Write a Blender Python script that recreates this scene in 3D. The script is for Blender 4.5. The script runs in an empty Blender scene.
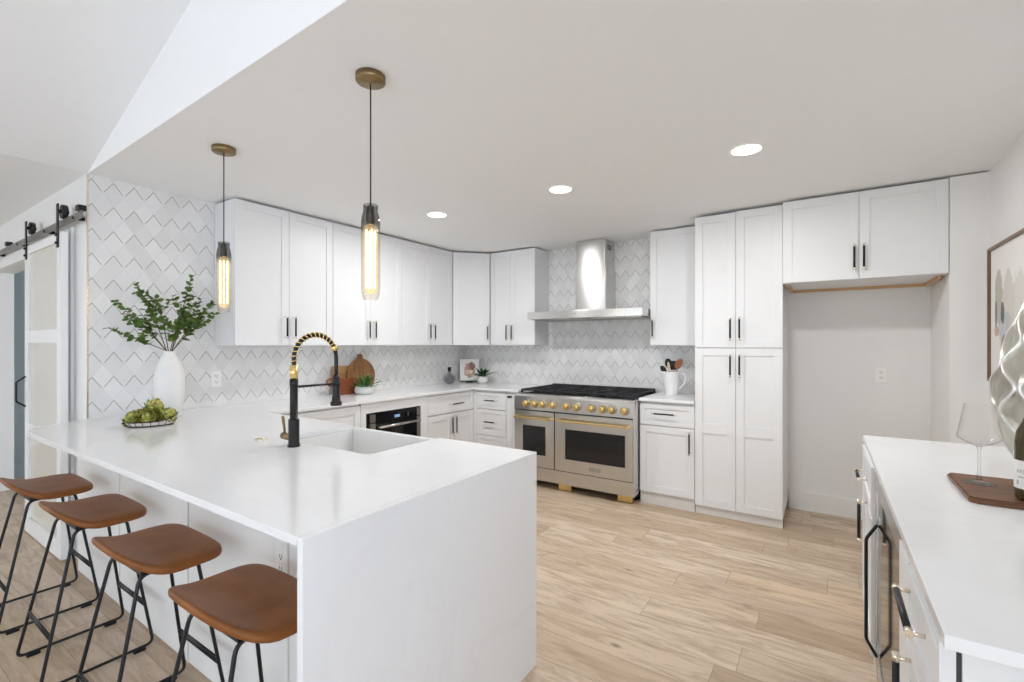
import bpy, bmesh, math, random
from mathutils import Matrix, Vector, Euler
random.seed(7)
PI = math.pi
S = bpy.context.scene
C = S.collection

# ------------------------------------------------------------------ camera
YAW = math.radians(33.73)
cam = bpy.data.cameras.new('camera'); cam_o = bpy.data.objects.new('camera', cam); C.objects.link(cam_o)
cam.sensor_width = 36; cam.lens = 36 * 470.5 / 1024; cam.shift_y = 3.5 / 1024; cam.clip_start = .02
cam_o.location = (0, 0, 1.378); cam_o.rotation_euler = (PI / 2, 0, YAW)
S.camera = cam_o
# ------------------------------------------------------------------ world, exposure, lamps
W = bpy.data.worlds.new('world'); S.world = W; W.use_nodes = True
bg = W.node_tree.nodes['Background']; bg.inputs[1].default_value = 3.5
_t = W.node_tree; _c = _t.nodes.new('ShaderNodeTexCoord'); _s = _t.nodes.new('ShaderNodeSeparateXYZ'); _r = _t.nodes.new('ShaderNodeValToRGB')
_m = _t.nodes.new('ShaderNodeMapRange'); _m.inputs[1].default_value = -.2; _m.inputs[2].default_value = .95
_t.links.new(_c.outputs['Generated'], _s.inputs[0]); _t.links.new(_s.outputs[0], _m.inputs[0]); _t.links.new(_m.outputs[0], _r.inputs[0]); _t.links.new(_r.outputs[0], bg.inputs[0])
_r.color_ramp.elements[0].color = (.835, .905, .965, 1); _r.color_ramp.elements[1].color = (.80, .94, 1.17, 1)   # open sky bluer towards the right
S.cycles.diffuse_bounces = 8; S.cycles.max_bounces = 14; S.cycles.transparent_max_bounces = 16
S.view_settings.view_transform = 'Standard'; S.view_settings.look = 'None'
S.view_settings.gamma = 1; S.view_settings.use_curve_mapping = False
S.view_settings.exposure = 0.50
DOWNLIGHT_W = 10
DOWNLIGHTS = [(-2.647, 2.86), (-1.512, 2.86), (-.362, 2.84)]
def lamp(name, kind, loc, watts, col=(1, 1, 1), size=.14, rot=(0, 0, 0)):
    l = bpy.data.lights.new(name, kind); l.energy = watts; l.color = col
    if kind == 'AREA': l.shape = 'DISK'; l.size = size
    else: l.shadow_soft_size = size
    o = bpy.data.objects.new(name, l); o.location = loc; o.rotation_euler = rot; C.objects.link(o); return o
for i, (x, y) in enumerate(DOWNLIGHTS):
    lamp('downlight_lamp', 'AREA', (x, y, 2.425), DOWNLIGHT_W, (.98, .985, 1))

# ------------------------------------------------------------------ material helpers
def mat(name, col, rough=.5, metal=0, spec=.5, trans=0, emit=None, estr=0, coat=0, alpha=1, ior=1.45):
    m = bpy.data.materials.new(name); m.use_nodes = True
    b = m.node_tree.nodes['Principled BSDF']
    b.inputs['Base Color'].default_value = (*col, 1); b.inputs['Roughness'].default_value = rough
    b.inputs['Metallic'].default_value = metal; b.inputs['Specular IOR Level'].default_value = spec
    b.inputs['Transmission Weight'].default_value = trans; b.inputs['Coat Weight'].default_value = coat
    b.inputs['IOR'].default_value = ior
    if emit: b.inputs['Emission Color'].default_value = (*emit, 1); b.inputs['Emission Strength'].default_value = estr
    return m
class G:                                   # tiny node-graph helper
    def __init__(s, m): s.m = m; s.t = m.node_tree; s.b = s.t.nodes['Principled BSDF']
    def n(s, typ, **kw):
        x = s.t.nodes.new(typ)
        for k, v in kw.items(): setattr(x, k, v)
        return x
    def put(s, sock, v):
        if hasattr(v, 'is_output'): s.t.links.new(v, sock)
        else: sock.default_value = v
    def math(s, op, a, b=None, c=None, clamp=False):
        x = s.n('ShaderNodeMath', operation=op, use_clamp=clamp); s.put(x.inputs[0], a)
        if b is not None: s.put(x.inputs[1], b)
        if c is not None: s.put(x.inputs[2], c)
        return x.outputs[0]
    def mix(s, f, a, b, blend='MIX'):
        x = s.n('ShaderNodeMix', data_type='RGBA', blend_type=blend)
        s.put(x.inputs[0], f); s.put(x.inputs[6], a); s.put(x.inputs[7], b); return x.outputs[2]
    def obj(s):
        x = s.n('ShaderNodeTexCoord'); return x.outputs['Object']
    def pos(s): return s.n('ShaderNodeNewGeometry').outputs['Position']
    def sep(s, v):
        x = s.n('ShaderNodeSeparateXYZ'); s.put(x.inputs[0], v); return x.outputs
    def comb(s, x=0., y=0., z=0.):
        c = s.n('ShaderNodeCombineXYZ'); s.put(c.inputs[0], x); s.put(c.inputs[1], y); s.put(c.inputs[2], z); return c.outputs[0]
    def noise(s, v, scale=5, detail=3, rough=.5, dist=0):
        x = s.n('ShaderNodeTexNoise'); s.put(x.inputs['Vector'], v)
        x.inputs['Scale'].default_value = scale; x.inputs['Detail'].default_value = detail
        x.inputs['Roughness'].default_value = rough; x.inputs['Distortion'].default_value = dist; return x.outputs[0]
    def white(s, v):
        x = s.n('ShaderNodeTexWhiteNoise'); s.put(x.inputs['Vector'], v); return x.outputs[0]
    def ramp(s, f, stops):
        x = s.n('ShaderNodeValToRGB'); s.put(x.inputs[0], f); e = x.color_ramp.elements
        while len(e) < len(stops): e.new(.5)
        for i, (p, c) in enumerate(stops): e[i].position = p; e[i].color = (*c, 1)
        return x.outputs[0]
    def mapv(s, v, sc):
        x = s.n('ShaderNodeMapping'); s.put(x.inputs[0], v); x.inputs['Scale'].default_value = sc; return x.outputs[0]
    def col(s, c): s.t.links.new(c, s.b.inputs['Base Color'])
    def bump(s, h, st=.2, d=.002):
        x = s.n('ShaderNodeBump'); x.inputs['Strength'].default_value = st; x.inputs['Distance'].default_value = d
        s.put(x.inputs['Height'], h); s.t.links.new(x.outputs[0], s.b.inputs['Normal'])

def speckled(name, c1, c2, rough, scale, metal=0, stretch=(1, 1, 1), spec=.5, detail=4):
    m = mat(name, c1, rough, metal, spec); g = G(m)
    n = g.noise(g.mapv(g.obj(), stretch), scale, detail)
    g.col(g.ramp(n, [(.3, c1), (.7, c2)])); return m

M = {}
M['wall'] = speckled('wall_paint', (.795, .79, .775), (.805, .80, .785), .75, 30)
M['ceiling'] = speckled('ceiling_paint', (.86, .868, .87), (.87, .878, .88), .85, 20)
M['trim'] = speckled('white_trim_paint', (.815, .81, .795), (.825, .82, .805), .45, 15)
M['cab'] = speckled('white_cabinet_lacquer', (.765, .77, .775), (.775, .78, .785), .38, 12)
M['toe'] = speckled('toe_board_paint', (.66, .64, .60), (.70, .68, .64), .6, 12)
M['bluelit_wall'] = speckled('bluish_lit_paint', (.40, .48, .53), (.41, .49, .54), .7, 12)  # bluish light of the far room put into the wall colour
M['black'] = speckled('black_metal', (.012, .012, .013), (.018, .018, .019), .42, 60, metal=.3)
M['blackiron'] = speckled('cast_iron', (.010, .011, .013), (.02, .021, .024), .55, 90)
M['rail'] = speckled('grey_rail_metal', (.20, .19, .17), (.26, .25, .23), .4, 40, metal=.8)
M['gold'] = speckled('brushed_gold', (.78, .58, .23), (.86, .66, .30), .27, 40, metal=1)
M['champagne'] = speckled('champagne_brass', (.86, .77, .64), (.90, .82, .70), .25, 40, metal=1)
M['antique'] = speckled('antique_brass', (.24, .17, .08), (.32, .23, .12), .35, 25, metal=.9)
M['steel'] = speckled('brushed_steel', (.60, .59, .57), (.66, .65, .63), .21, 8, metal=1, stretch=(1, 1, 60))
M['steeldark'] = speckled('dark_steel', (.36, .34, .31), (.42, .40, .37), .3, 8, metal=1, stretch=(1, 1, 60))
for k in ('steel', 'steeldark'):
    g = G(M[k]); tg = g.n('ShaderNodeTangent', direction_type='RADIAL', axis='Z'); g.t.links.new(tg.outputs[0], g.b.inputs['Tangent'])
    g.b.inputs['Anisotropic'].default_value = .85; g.b.inputs['Anisotropic Rotation'].default_value = .25
M['bglass'] = speckled('black_glass', (.006, .007, .009), (.010, .011, .013), .06, 3, spec=.6)
M['porcelain'] = speckled('white_ceramic', (.80, .80, .79), (.82, .82, .81), .18, 8)
M['matte_white'] = speckled('matte_white_ceramic', (.76, .75, .73), (.79, .78, .76), .5, 14)
M['plastic'] = speckled('white_plastic', (.86, .86, .84), (.88, .88, .86), .3, 14)
M['slot'] = speckled('dark_slot', (.03, .03, .03), (.05, .05, .05), .6, 20)
M['leaf'] = speckled('green_leaf', (.035, .080, .009), (.11, .19, .025), .42, 18)
M['leaf_dark'] = speckled('dark_green_leaf', (.010, .045, .012), (.03, .10, .022), .4, 22)
M['leaf_bright'] = speckled('fresh_green_leaf', (.02, .14, .03), (.06, .26, .06), .45, 22)
M['stem'] = speckled('brown_stem', (.07, .05, .025), (.12, .09, .04), .6, 30)
M['label'] = speckled('paper_label', (.74, .73, .69), (.78, .77, .73), .6, 30)
M['ink'] = speckled('grey_ink', (.40, .40, .39), (.46, .46, .45), .6, 30)
M['cream'] = speckled('frosted_cream_glass', (.70, .68, .60), (.73, .71, .63), .12, 6, spec=.6)
M['basket'] = speckled('pale_beaded_wire', (.62, .58, .52), (.70, .66, .60), .5, 60)
M['darkwire'] = speckled('bronze_wire', (.06, .045, .03), (.10, .075, .05), .4, 40, metal=.6)
M['rawwood'] = speckled('raw_wood_edge', (.50, .30, .15), (.60, .38, .20), .6, 9, stretch=(1, 1, 20))

# leather
m = mat('tan_leather', (.25, .09, .025), .46, spec=.32); g = G(m); o = g.obj()
g.col(g.ramp(g.noise(o, 7, 5, .6), [(.3, (.175, .058, .013)), (.7, (.290, .105, .026))])); g.bump(g.noise(o, 260, 2), .12, .001); M['leather'] = m
# quartz with soft grey veins
m = mat('white_quartz', (.84, .84, .84), .13); g = G(m); o = g.obj()
v = g.noise(g.mapv(o, (1, 1.6, 1)), 1.15, 6, .55, 1.2)
v = g.math('ABSOLUTE', g.math('SUBTRACT', v, .5)); v = g.math('SUBTRACT', 1, g.math('MULTIPLY', v, 34, clamp=True))
v = g.math('MULTIPLY', v, g.math('MULTIPLY', g.noise(o, 1.7, 2), .20))
g.col(g.mix(v, (.835, .838, .842, 1), (.66, .66, .655, 1))); M['quartz'] = m
# marble diamond tiles with dark chevron inlay, along = 0 (x) or 1 (y)
def tile_mat(name, along, u0, z0):
    m = mat(name, (.7, .7, .7), .22); g = G(m); p = g.sep(g.pos())
    u = g.math('DIVIDE', g.math('SUBTRACT', p[along], u0), .1085)
    v = g.math('DIVIDE', g.math('SUBTRACT', p[2], z0), .155)
    a = g.math('ADD', u, v); b = g.math('SUBTRACT', u, v)
    def dist(q):
        f = g.math('FRACT', g.math('ADD', q, 50.5)); return g.math('ABSOLUTE', g.math('SUBTRACT', f, .5))
    d = g.math('MINIMUM', dist(a), dist(b))
    up = g.math('GREATER_THAN', g.math('FRACT', g.math('ADD', v, 50)), .57)
    inlay = g.math('MULTIPLY', g.math('LESS_THAN', d, .029), up)
    grout = g.math('LESS_THAN', d, .018)
    ident = g.comb(g.math('FLOOR', g.math('ADD', a, 50)), g.math('FLOOR', g.math('ADD', b, 50)), 0.)
    w = g.white(ident)
    cloud = g.noise(g.pos(), 9, 5, .6, .8)
    t = g.math('ADD', g.math('MULTIPLY', w, .55), g.math('MULTIPLY', cloud, .6))
    base = g.ramp(t, [(.2, (.70, .695, .685)), (.85, (.81, .805, .795))])
    c = g.mix(grout, base, (.70, .69, .67, 1)); c = g.mix(inlay, c, (.44, .41, .36, 1))
    g.col(c); g.bump(g.math('SUBTRACT', 1., g.math('LESS_THAN', d, .04)), .25, .002); return m
M['tile_left'] = tile_mat('marble_tile_left', 1, .985, 2.414)
M['tile_back'] = tile_mat('marble_tile_back', 0, -1.498, 2.445)
# oak planks running along x
m = mat('oak_planks', (.6, .45, .33), .42, spec=.35); g = G(m); p = g.sep(g.pos())
row = g.math('FLOOR', g.math('DIVIDE', g.math('ADD', p[1], 20.06), .19))
off = g.math('MULTIPLY', g.white(g.comb(row, 3.1, 0.)), 3.0)
q = g.math('DIVIDE', g.math('ADD', g.math('ADD', p[0], 40), off), 1.25)
colm = g.math('FLOOR', q)
w = g.white(g.comb(row, colm, 1.7))
w2 = g.white(g.comb(row, colm, 9.2))
gv = g.comb(g.math('ADD', g.math('MULTIPLY', p[0], 1.5), g.math('MULTIPLY', w, 60)), g.math('MULTIPLY', p[1], 9), g.math('MULTIPLY', w2, 9))
grain = g.noise(gv, 1.7, 7, .68, 1.2)
fine = g.noise(g.comb(g.math('MULTIPLY', p[0], 5), g.math('MULTIPLY', p[1], 150), w), 1.5, 3)
base = g.ramp(w, [(0, (.45, .34, .235)), (.25, (.60, .475, .35)), (.5, (.69, .565, .44)), (.75, (.53, .41, .30)), (1, (.67, .525, .365))])
c = g.mix(g.math('MULTIPLY', g.math('SUBTRACT', 1., g.math('MULTIPLY', grain, 1.75, clamp=True)), 1.9, clamp=True), base, (.33, .23, .15, 1))
c = g.mix(g.math('MULTIPLY', fine, .26), c, (.40, .30, .20, 1))
kn = g.n('ShaderNodeTexVoronoi'); g.put(kn.inputs['Vector'], g.comb(g.math('MULTIPLY', p[0], 1.3), g.math('MULTIPLY', p[1], 3.0), 0.)); kn.inputs['Scale'].default_value = 1.5
knot = g.math('SUBTRACT', 1., g.math('MULTIPLY', kn.outputs['Distance'], 13, clamp=True))
knot = g.math('MULTIPLY', knot, g.math('GREATER_THAN', g.noise(g.pos(), 1.3, 1), .47))
c = g.mix(g.math('MULTIPLY', knot, .85), c, (.14, .09, .055, 1))
def edge(f, wid):
    f = g.math('FRACT', f); return g.math('GREATER_THAN', g.math('ABSOLUTE', g.math('SUBTRACT', f, .5)), .5 - wid)
seam = g.math('MAXIMUM', edge(g.math('DIVIDE', g.math('ADD', p[1], 20.06), .19), .009), edge(q, .0014))
g.col(g.mix(g.math('MULTIPLY', seam, .55), c, (.22, .15, .10, 1))); M['floor'] = m
# walnut / acacia boards
def wood(name, c1, c2, sc=(2, 14, 14), rough=.4):
    m = mat(name, c1, rough); g = G(m); o = g.obj()
    n = g.noise(g.mapv(o, sc), 2.2, 6, .6, 1.4)
    g.col(g.ramp(n, [(.25, c1), (.75, c2)])); return m
M['walnut'] = wood('walnut_board', (.045, .016, .008), (.27, .115, .05), (1.2, 9, 9))
M['acacia'] = wood('acacia_board', (.085, .028, .010), (.42, .20, .075), (12, 12, 1.6))
M['lightboard'] = wood('light_board', (.36, .18, .07), (.52, .30, .13), (10, 2.2, 10))
M['redboard'] = wood('reddish_board', (.15, .038, .014), (.26, .075, .028), (10, 2.2, 10))
M['spoonwood'] = wood('spoon_wood', (.20, .065, .025), (.30, .11, .045))
M['palewood'] = wood('pale_wood', (.55, .38, .22), (.66, .48, .30))
# artichoke
m = mat('artichoke_green', (.25, .28, .06), .5); g = G(m); o = g.obj()
g.col(g.ramp(g.noise(o, 45, 3), [(.34, (.06, .085, .012)), (.46, (.30, .33, .05)), (.58, (.58, .54, .17)), (.70, (.20, .06, .045))])); M['artichoke'] = m
# clear / smoked glass : thin shells, transparent plus fresnel gloss
def thin_glass(name, tint, gloss=1.0, rough=.02, grade=None, edge=None):
    m = bpy.data.materials.new(name); m.use_nodes = True; t = m.node_tree; t.nodes.clear()
    out = t.nodes.new('ShaderNodeOutputMaterial'); mix = t.nodes.new('ShaderNodeMixShader')
    tr = t.nodes.new('ShaderNodeBsdfTransparent'); gl = t.nodes.new('ShaderNodeBsdfGlossy'); lw = t.nodes.new('ShaderNodeLayerWeight')
    tr.inputs[0].default_value = (*tint, 1); gl.inputs['Roughness'].default_value = rough; lw.inputs[0].default_value = .25
    mu = t.nodes.new('ShaderNodeMath'); mu.operation = 'MULTIPLY'; mu.inputs[1].default_value = gloss
    t.links.new(lw.outputs['Fresnel'], mu.inputs[0]); t.links.new(mu.outputs[0], mix.inputs[0])
    t.links.new(tr.outputs[0], mix.inputs[1]); t.links.new(gl.outputs[0], mix.inputs[2]); t.links.new(mix.outputs[0], out.inputs[0])
    if edge:
        l2 = t.nodes.new('ShaderNodeLayerWeight'); l2.inputs[0].default_value = .35; r2 = t.nodes.new('ShaderNodeValToRGB')
        r2.color_ramp.elements[0].color = (*tint, 1); r2.color_ramp.elements[0].position = .35; r2.color_ramp.elements[1].color = (edge, edge, edge, 1)
        t.links.new(l2.outputs['Facing'], r2.inputs[0]); t.links.new(r2.outputs[0], tr.inputs[0])
    if grade:
        tc = t.nodes.new('ShaderNodeTexCoord'); sp = t.nodes.new('ShaderNodeSeparateXYZ'); rp = t.nodes.new('ShaderNodeValToRGB')
        mr = t.nodes.new('ShaderNodeMapRange'); mr.inputs[1].default_value = grade[0]; mr.inputs[2].default_value = grade[1]
        t.links.new(tc.outputs['Object'], sp.inputs[0]); t.links.new(sp.outputs[2], mr.inputs[0]); t.links.new(mr.outputs[0], rp.inputs[0])
        rp.color_ramp.elements[0].color = (*tint, 1); rp.color_ramp.elements[1].color = (*grade[2], 1)
        t.links.new(rp.outputs[0], tr.inputs[0])
    return m
M['smoke'] = thin_glass('smoked_glass', (.93, .90, .85), .35, grade=(-.625, -.585, (.50, .49, .48)))
m = thin_glass('amber_bulb_glass', (.96, .86, .70), .3); t = m.node_tree; M['bulb'] = m     # warm glow of the lit bulb glass
_mx = [n for n in t.nodes if n.type == 'MIX_SHADER'][0]; _out = [n for n in t.nodes if n.type == 'OUTPUT_MATERIAL'][0]
_em = t.nodes.new('ShaderNodeEmission'); _em.inputs[0].default_value = (1, .80, .50, 1); _em.inputs[1].default_value = .16
_ad = t.nodes.new('ShaderNodeAddShader'); t.links.new(_mx.outputs[0], _ad.inputs[0]); t.links.new(_em.outputs[0], _ad.inputs[1]); t.links.new(_ad.outputs[0], _out.inputs[0])
M['clear'] = thin_glass('clear_glass', (.99, .992, .992), .25, edge=.70)
M['clearstem'] = thin_glass('clear_stem_glass', (.96, .965, .965), .5, edge=.35)
M['greyglass'] = thin_glass('grey_ribbed_glass', (.62, .63, .65), .6, .05)
M['filament'] = mat('glowing_filament', (1, .8, .5), .5, emit=(1, .74, .42), estr=10)
M['lens'] = mat('lit_lamp_lens', (1, 1, 1), .5, emit=(1, .97, .93), estr=6)
M['display'] = mat('lit_display', (.02, .05, .1), .3, emit=(.35, .55, .9), estr=.5)
M['bottle'] = mat('dark_olive_glass', (.045, .034, .008), .07, spec=.7)
# silver vase: bright ribs, champagne hollows (relief stored as an attribute)
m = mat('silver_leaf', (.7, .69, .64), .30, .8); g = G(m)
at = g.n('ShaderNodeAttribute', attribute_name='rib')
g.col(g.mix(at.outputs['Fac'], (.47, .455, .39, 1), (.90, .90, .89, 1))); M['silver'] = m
# abstract picture: soft blobs of colour on white, in the picture's own plane (axes a, z)
def blobs(name, ground, axis, spots):
    m = mat(name, ground, .6); g = G(m); o = g.obj(); p = g.sep(o); wob = g.noise(o, 22, 4)
    c = (*ground, 1)
    for (u, v, ru, rv, col, al) in spots:
        du = g.math('DIVIDE', g.math('SUBTRACT', p[axis], u), ru); dv = g.math('DIVIDE', g.math('SUBTRACT', p[2], v), rv)
        d = g.math('ADD', g.math('ADD', g.math('MULTIPLY', du, du), g.math('MULTIPLY', dv, dv)), g.math('MULTIPLY', g.math('SUBTRACT', wob, .5), 1.6))
        f = g.math('MULTIPLY', g.math('MULTIPLY', g.math('SUBTRACT', 1.15, d), 3.5, clamp=True), al)
        c = g.mix(f, c, (*col, 1))
    g.col(c); return m

# ------------------------------------------------------------------ mesh helpers
def B(): return bmesh.new()
def box(bm, x0, x1, y0, y1, z0, z1, bev=0, mi=0):
    r = bmesh.ops.create_cube(bm, size=1)['verts']
    for v in r: v.co = Vector((x0 + (v.co.x + .5) * (x1 - x0), y0 + (v.co.y + .5) * (y1 - y0), z0 + (v.co.z + .5) * (z1 - z0)))
    fs = {f for v in r for f in v.link_faces}
    for f in fs: f.material_index = mi
    if bev:
        es = {e for v in r for e in v.link_edges}
        n = bmesh.ops.bevel(bm, geom=list(es), offset=bev, segments=2, affect='EDGES', profile=.6)
        for f in n['faces']: f.material_index = mi
    return bm
def frame_of(d):
    d = d.normalized(); a = Vector((0, 0, 1)) if abs(d.z) < .9 else Vector((1, 0, 0))
    u = d.cross(a).normalized(); return u, d.cross(u).normalized()
def tube(bm, pts, r, n=8, closed=False, mi=0, cap=True):
    pts = [Vector(p) for p in pts]; L = len(pts); rings = []
    pu = None
    for i, p in enumerate(pts):
        if closed: d = pts[(i + 1) % L] - pts[i - 1]
        else: d = pts[min(i + 1, L - 1)] - pts[max(i - 1, 0)]
        d = d.normalized()
        if pu is None: u, w = frame_of(d)
        else:
            u = (pu - d * pu.dot(d))
            u = u.normalized() if u.length > 1e-6 else frame_of(d)[0]
            w = d.cross(u)
        pu = u
        rr = r[i] if isinstance(r, (list, tuple)) else r
        rings.append([bm.verts.new(p + (u * math.cos(2 * PI * k / n) + w * math.sin(2 * PI * k / n)) * rr) for k in range(n)])
    for i in range(L if closed else L - 1):
        a, b = rings[i], rings[(i + 1) % L]
        for k in range(n):
            f = bm.faces.new((a[k], a[(k + 1) % n], b[(k + 1) % n], b[k])); f.material_index = mi; f.smooth = True
    if cap and not closed:
        f = bm.faces.new(rings[0][::-1]); f.material_index = mi
        f = bm.faces.new(rings[-1]); f.material_index = mi
    return bm
def cyl(bm, p0, p1, r0, r1=None, n=20, mi=0): return tube(bm, [p0, p1], [r0, r0 if r1 is None else r1], n, mi=mi)
def lathe(bm, prof, c=(0, 0, 0), n=32, mi=0, fn=None, sx=1, sy=1):
    c = Vector(c); rings = []
    for (r, z) in prof:
        if r < 1e-5: rings.append([bm.verts.new(c + Vector((0, 0, z)))])
        else:
            ring = []
            for k in range(n):
                t = 2 * PI * k / n; q = r * (fn(t, z) if fn else 1)
                ring.append(bm.verts.new(c + Vector((q * math.cos(t) * sx, q * math.sin(t) * sy, z))))
            rings.append(ring)
    for a, b in zip(rings, rings[1:]):
        for k in range(n):
            k2 = (k + 1) % n
            vs = [a[k % len(a)], a[k2 % len(a)], b[k2 % len(b)], b[k % len(b)]]
            vs = [v for i, v in enumerate(vs) if v not in vs[:i]]
            if len(vs) > 2:
                f = bm.faces.new(vs); f.material_index = mi; f.smooth = True
    return bm
def prism(bm, poly, z0, z1, T=None, mi=0, bev=0):
    """extrude a 2-D outline between z0 and z1, then carry it by T"""
    T = T or Matrix.Identity(4)
    lo = [bm.verts.new(T @ Vector((x, y, z0))) for x, y in poly]; hi = [bm.verts.new(T @ Vector((x, y, z1))) for x, y in poly]
    n = len(poly); fs = [bm.faces.new(lo[::-1]), bm.faces.new(hi)]
    for i in range(n): fs.append(bm.faces.new((lo[i], lo[(i + 1) % n], hi[(i + 1) % n], hi[i])))
    for f in fs: f.material_index = mi
    if bev:
        r = bmesh.ops.bevel(bm, geom=[e for e in {e for f in fs[:2] for e in f.edges}], offset=bev, segments=2, affect='EDGES')
        for f in r['faces']: f.material_index = mi
    return bm
def leaf(bm, p, d, up, L, w, mi=0, fold=.25):
    d = d.normalized(); s = d.cross(up)
    s = s.normalized() if s.length > 1e-4 else frame_of(d)[0]
    n = s.cross(d)
    mid = [bm.verts.new(p + d * L * t - n * L * .25 * t * t) for t in (0, .35, .7, 1)]
    for sg in (-1, 1):
        e = [bm.verts.new(p + d * L * t + s * sg * w * q + n * w * fold - n * L * .25 * t * t) for t, q in ((.12, .55), (.42, 1), (.75, .7))]
        for vs in ((mid[0], e[0], mid[1]), (mid[1], e[0], e[1]), (mid[1], e[1], mid[2]), (mid[2], e[1], e[2]), (mid[2], e[2], mid[3])):
            f = bm.faces.new(vs if sg > 0 else vs[::-1]); f.material_index = mi; f.smooth = True
def arc(c, a, b, r, t0, t1, n):
    c = Vector(c); return [c + Vector(a) * r * math.cos(t0 + (t1 - t0) * i / n) + Vector(b) * r * math.sin(t0 + (t1 - t0) * i / n) for i in range(n + 1)]
def fillet(pts, r, n=5):
    out = [Vector(pts[0])]
    for i in range(1, len(pts) - 1):
        p = Vector(pts[i]); a = (Vector(pts[i - 1]) - p); b = (Vector(pts[i + 1]) - p)
        rr = min(r, a.length * .45, b.length * .45); a = p + a.normalized() * rr; b = p + b.normalized() * rr
        for k in range(n + 1):
            t = k / n; out.append(a * (1 - t) ** 2 + p * 2 * t * (1 - t) + b * t * t)
    return out + [Vector(pts[-1])]
def fillet_closed(pts, r, n=5):
    out = []; L = len(pts)
    for i in range(L):
        p = Vector(pts[i]); a = (Vector(pts[i - 1]) - p); b = (Vector(pts[(i + 1) % L]) - p)
        rr = min(r, a.length * .45, b.length * .45); a = p + a.normalized() * rr; b = p + b.normalized() * rr
        for k in range(n + 1):
            t = k / n; out.append(a * (1 - t) ** 2 + p * 2 * t * (1 - t) + b * t * t)
    return out

# ------------------------------------------------------------------ object helpers
ROOT = {}
def tag(o, label, cat, group=None):
    o['label'] = label; o['category'] = cat
    if group: o['group'] = group
    return o
def link(name, bm, mats, normals=True):
    me = bpy.data.meshes.new(name)
    if normals: bmesh.ops.recalc_face_normals(bm, faces=bm.faces[:])
    bm.to_mesh(me); bm.free()
    for k in (mats if isinstance(mats, (list, tuple)) else [mats]): me.materials.append(M[k] if isinstance(k, str) else k)
    o = bpy.data.objects.new(name, me); C.objects.link(o); return o
def struct(name, bm, mats, parent=None):
    o = link(name, bm, mats); o['kind'] = 'structure'
    if parent: o.parent = parent
    return o
def thing(name, label, cat, loc=(0, 0, 0), rot=0, group=None):
    o = bpy.data.objects.new(name, None); o.empty_display_size = .05; C.objects.link(o)
    o.location = loc; o.rotation_euler = (0, 0, rot); ROOT[o.name] = Matrix.Translation(Vector(loc)) @ Matrix.Rotation(rot, 4, 'Z')
    return tag(o, label, cat, group)
def part(parent, name, bm, mats, label=None, local=False):
    r = parent
    while r.parent: r = r.parent
    if not local: bm.transform(ROOT[r.name].inverted())
    o = link(name, bm, mats); o.parent = parent
    if label: o['label'] = label
    return o
def solo(name, label, cat, bm, mats, loc, group=None, rot=0):
    T = Matrix.Translation(Vector(loc)) @ Matrix.Rotation(rot, 4, 'Z'); bm.transform(T.inverted())
    o = link(name, bm, mats); o.location = loc; o.rotation_euler = (0, 0, rot); ROOT[o.name] = T
    return tag(o, label, cat, group)
def dup(root, loc, label, rot=None, scale=None):
    r = root.copy(); C.objects.link(r); r.location = loc; r['label'] = label
    if rot is not None: r.rotation_euler = rot
    if scale: r.scale = scale
    for ch in root.children:
        c = ch.copy(); C.objects.link(c); c.parent = r
        for gch in ch.children:
            d = gch.copy(); C.objects.link(d); d.parent = c
    return r

# ================================================================== SETTING
CEIL = 2.44
XL, YB, XR = -3.81, 4.66, .825
YS = .965
# floor
struct('floor', box(B(), -9.0, 4.5, -3.75, 7.0, -.1, 0), 'floor')
# kitchen ceiling (flat), its front edge follows the drop to the vaulted room
xe, ye = 4.5, .965 - (4.5 - XL) * .0159
struct('ceiling', prism(B(), [(XL - .15, YS + .131), (XL, YS + .131), (XL, YS + .0008), (xe, ye + .0008), (xe, 7.0), (XL - .15, 7.0)], CEIL, CEIL + .12), 'ceiling')
# gable face over the drop, sloped and flat ceilings of the great room
rise = .308
def zc(x): return CEIL + rise * (x - XL)
b = B()
prof = [(XL, CEIL + .003), (xe, CEIL + .003), (xe, zc(xe))]
vs = [[b.verts.new((x, (YS - (x - XL) * .0159) + dy, z)) for x, z in prof] for dy in (.0, .1)]
b.faces.new(vs[0]); b.faces.new(vs[1][::-1])
for i in range(3): b.faces.new((vs[0][i], vs[0][(i + 1) % 3], vs[1][(i + 1) % 3], vs[1][i]))
struct('wall_gable', b, 'ceiling')
T = Matrix(((1, 0, 0, 0), (0, 0, 1, 0), (0, 1, 0, 0), (0, 0, 0, 1)))
struct('ceiling_vault', prism(B(), [(XL, CEIL), (xe, zc(xe)), (xe, zc(xe) + .12), (XL, CEIL + .12)], -3.75, YS, T), 'ceiling')
struct('ceiling_left', box(B(), -9.0, XL, -3.75, YS + .1, CEIL, CEIL + .12), 'ceiling')
# walls
struct('wall_left', box(B(), XL - .15, XL, YS, YB + .15, 0, CEIL), 'tile_left')
struct('wall_back', box(B(), XL - .15, -.27, YB, YB + .15, 0, CEIL), 'tile_back')
struct('wall_alcove', box(B(), -.27, XR + .15, 4.61, 4.81, 0, CEIL), 'wall')
struct('wall_right', box(B(), XR, XR + .15, .15, 4.61, 0, CEIL), 'wall')
struct('wall_return', box(B(), .645, XR, 3.985, 4.61, 0, CEIL - .012), 'wall')
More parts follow.
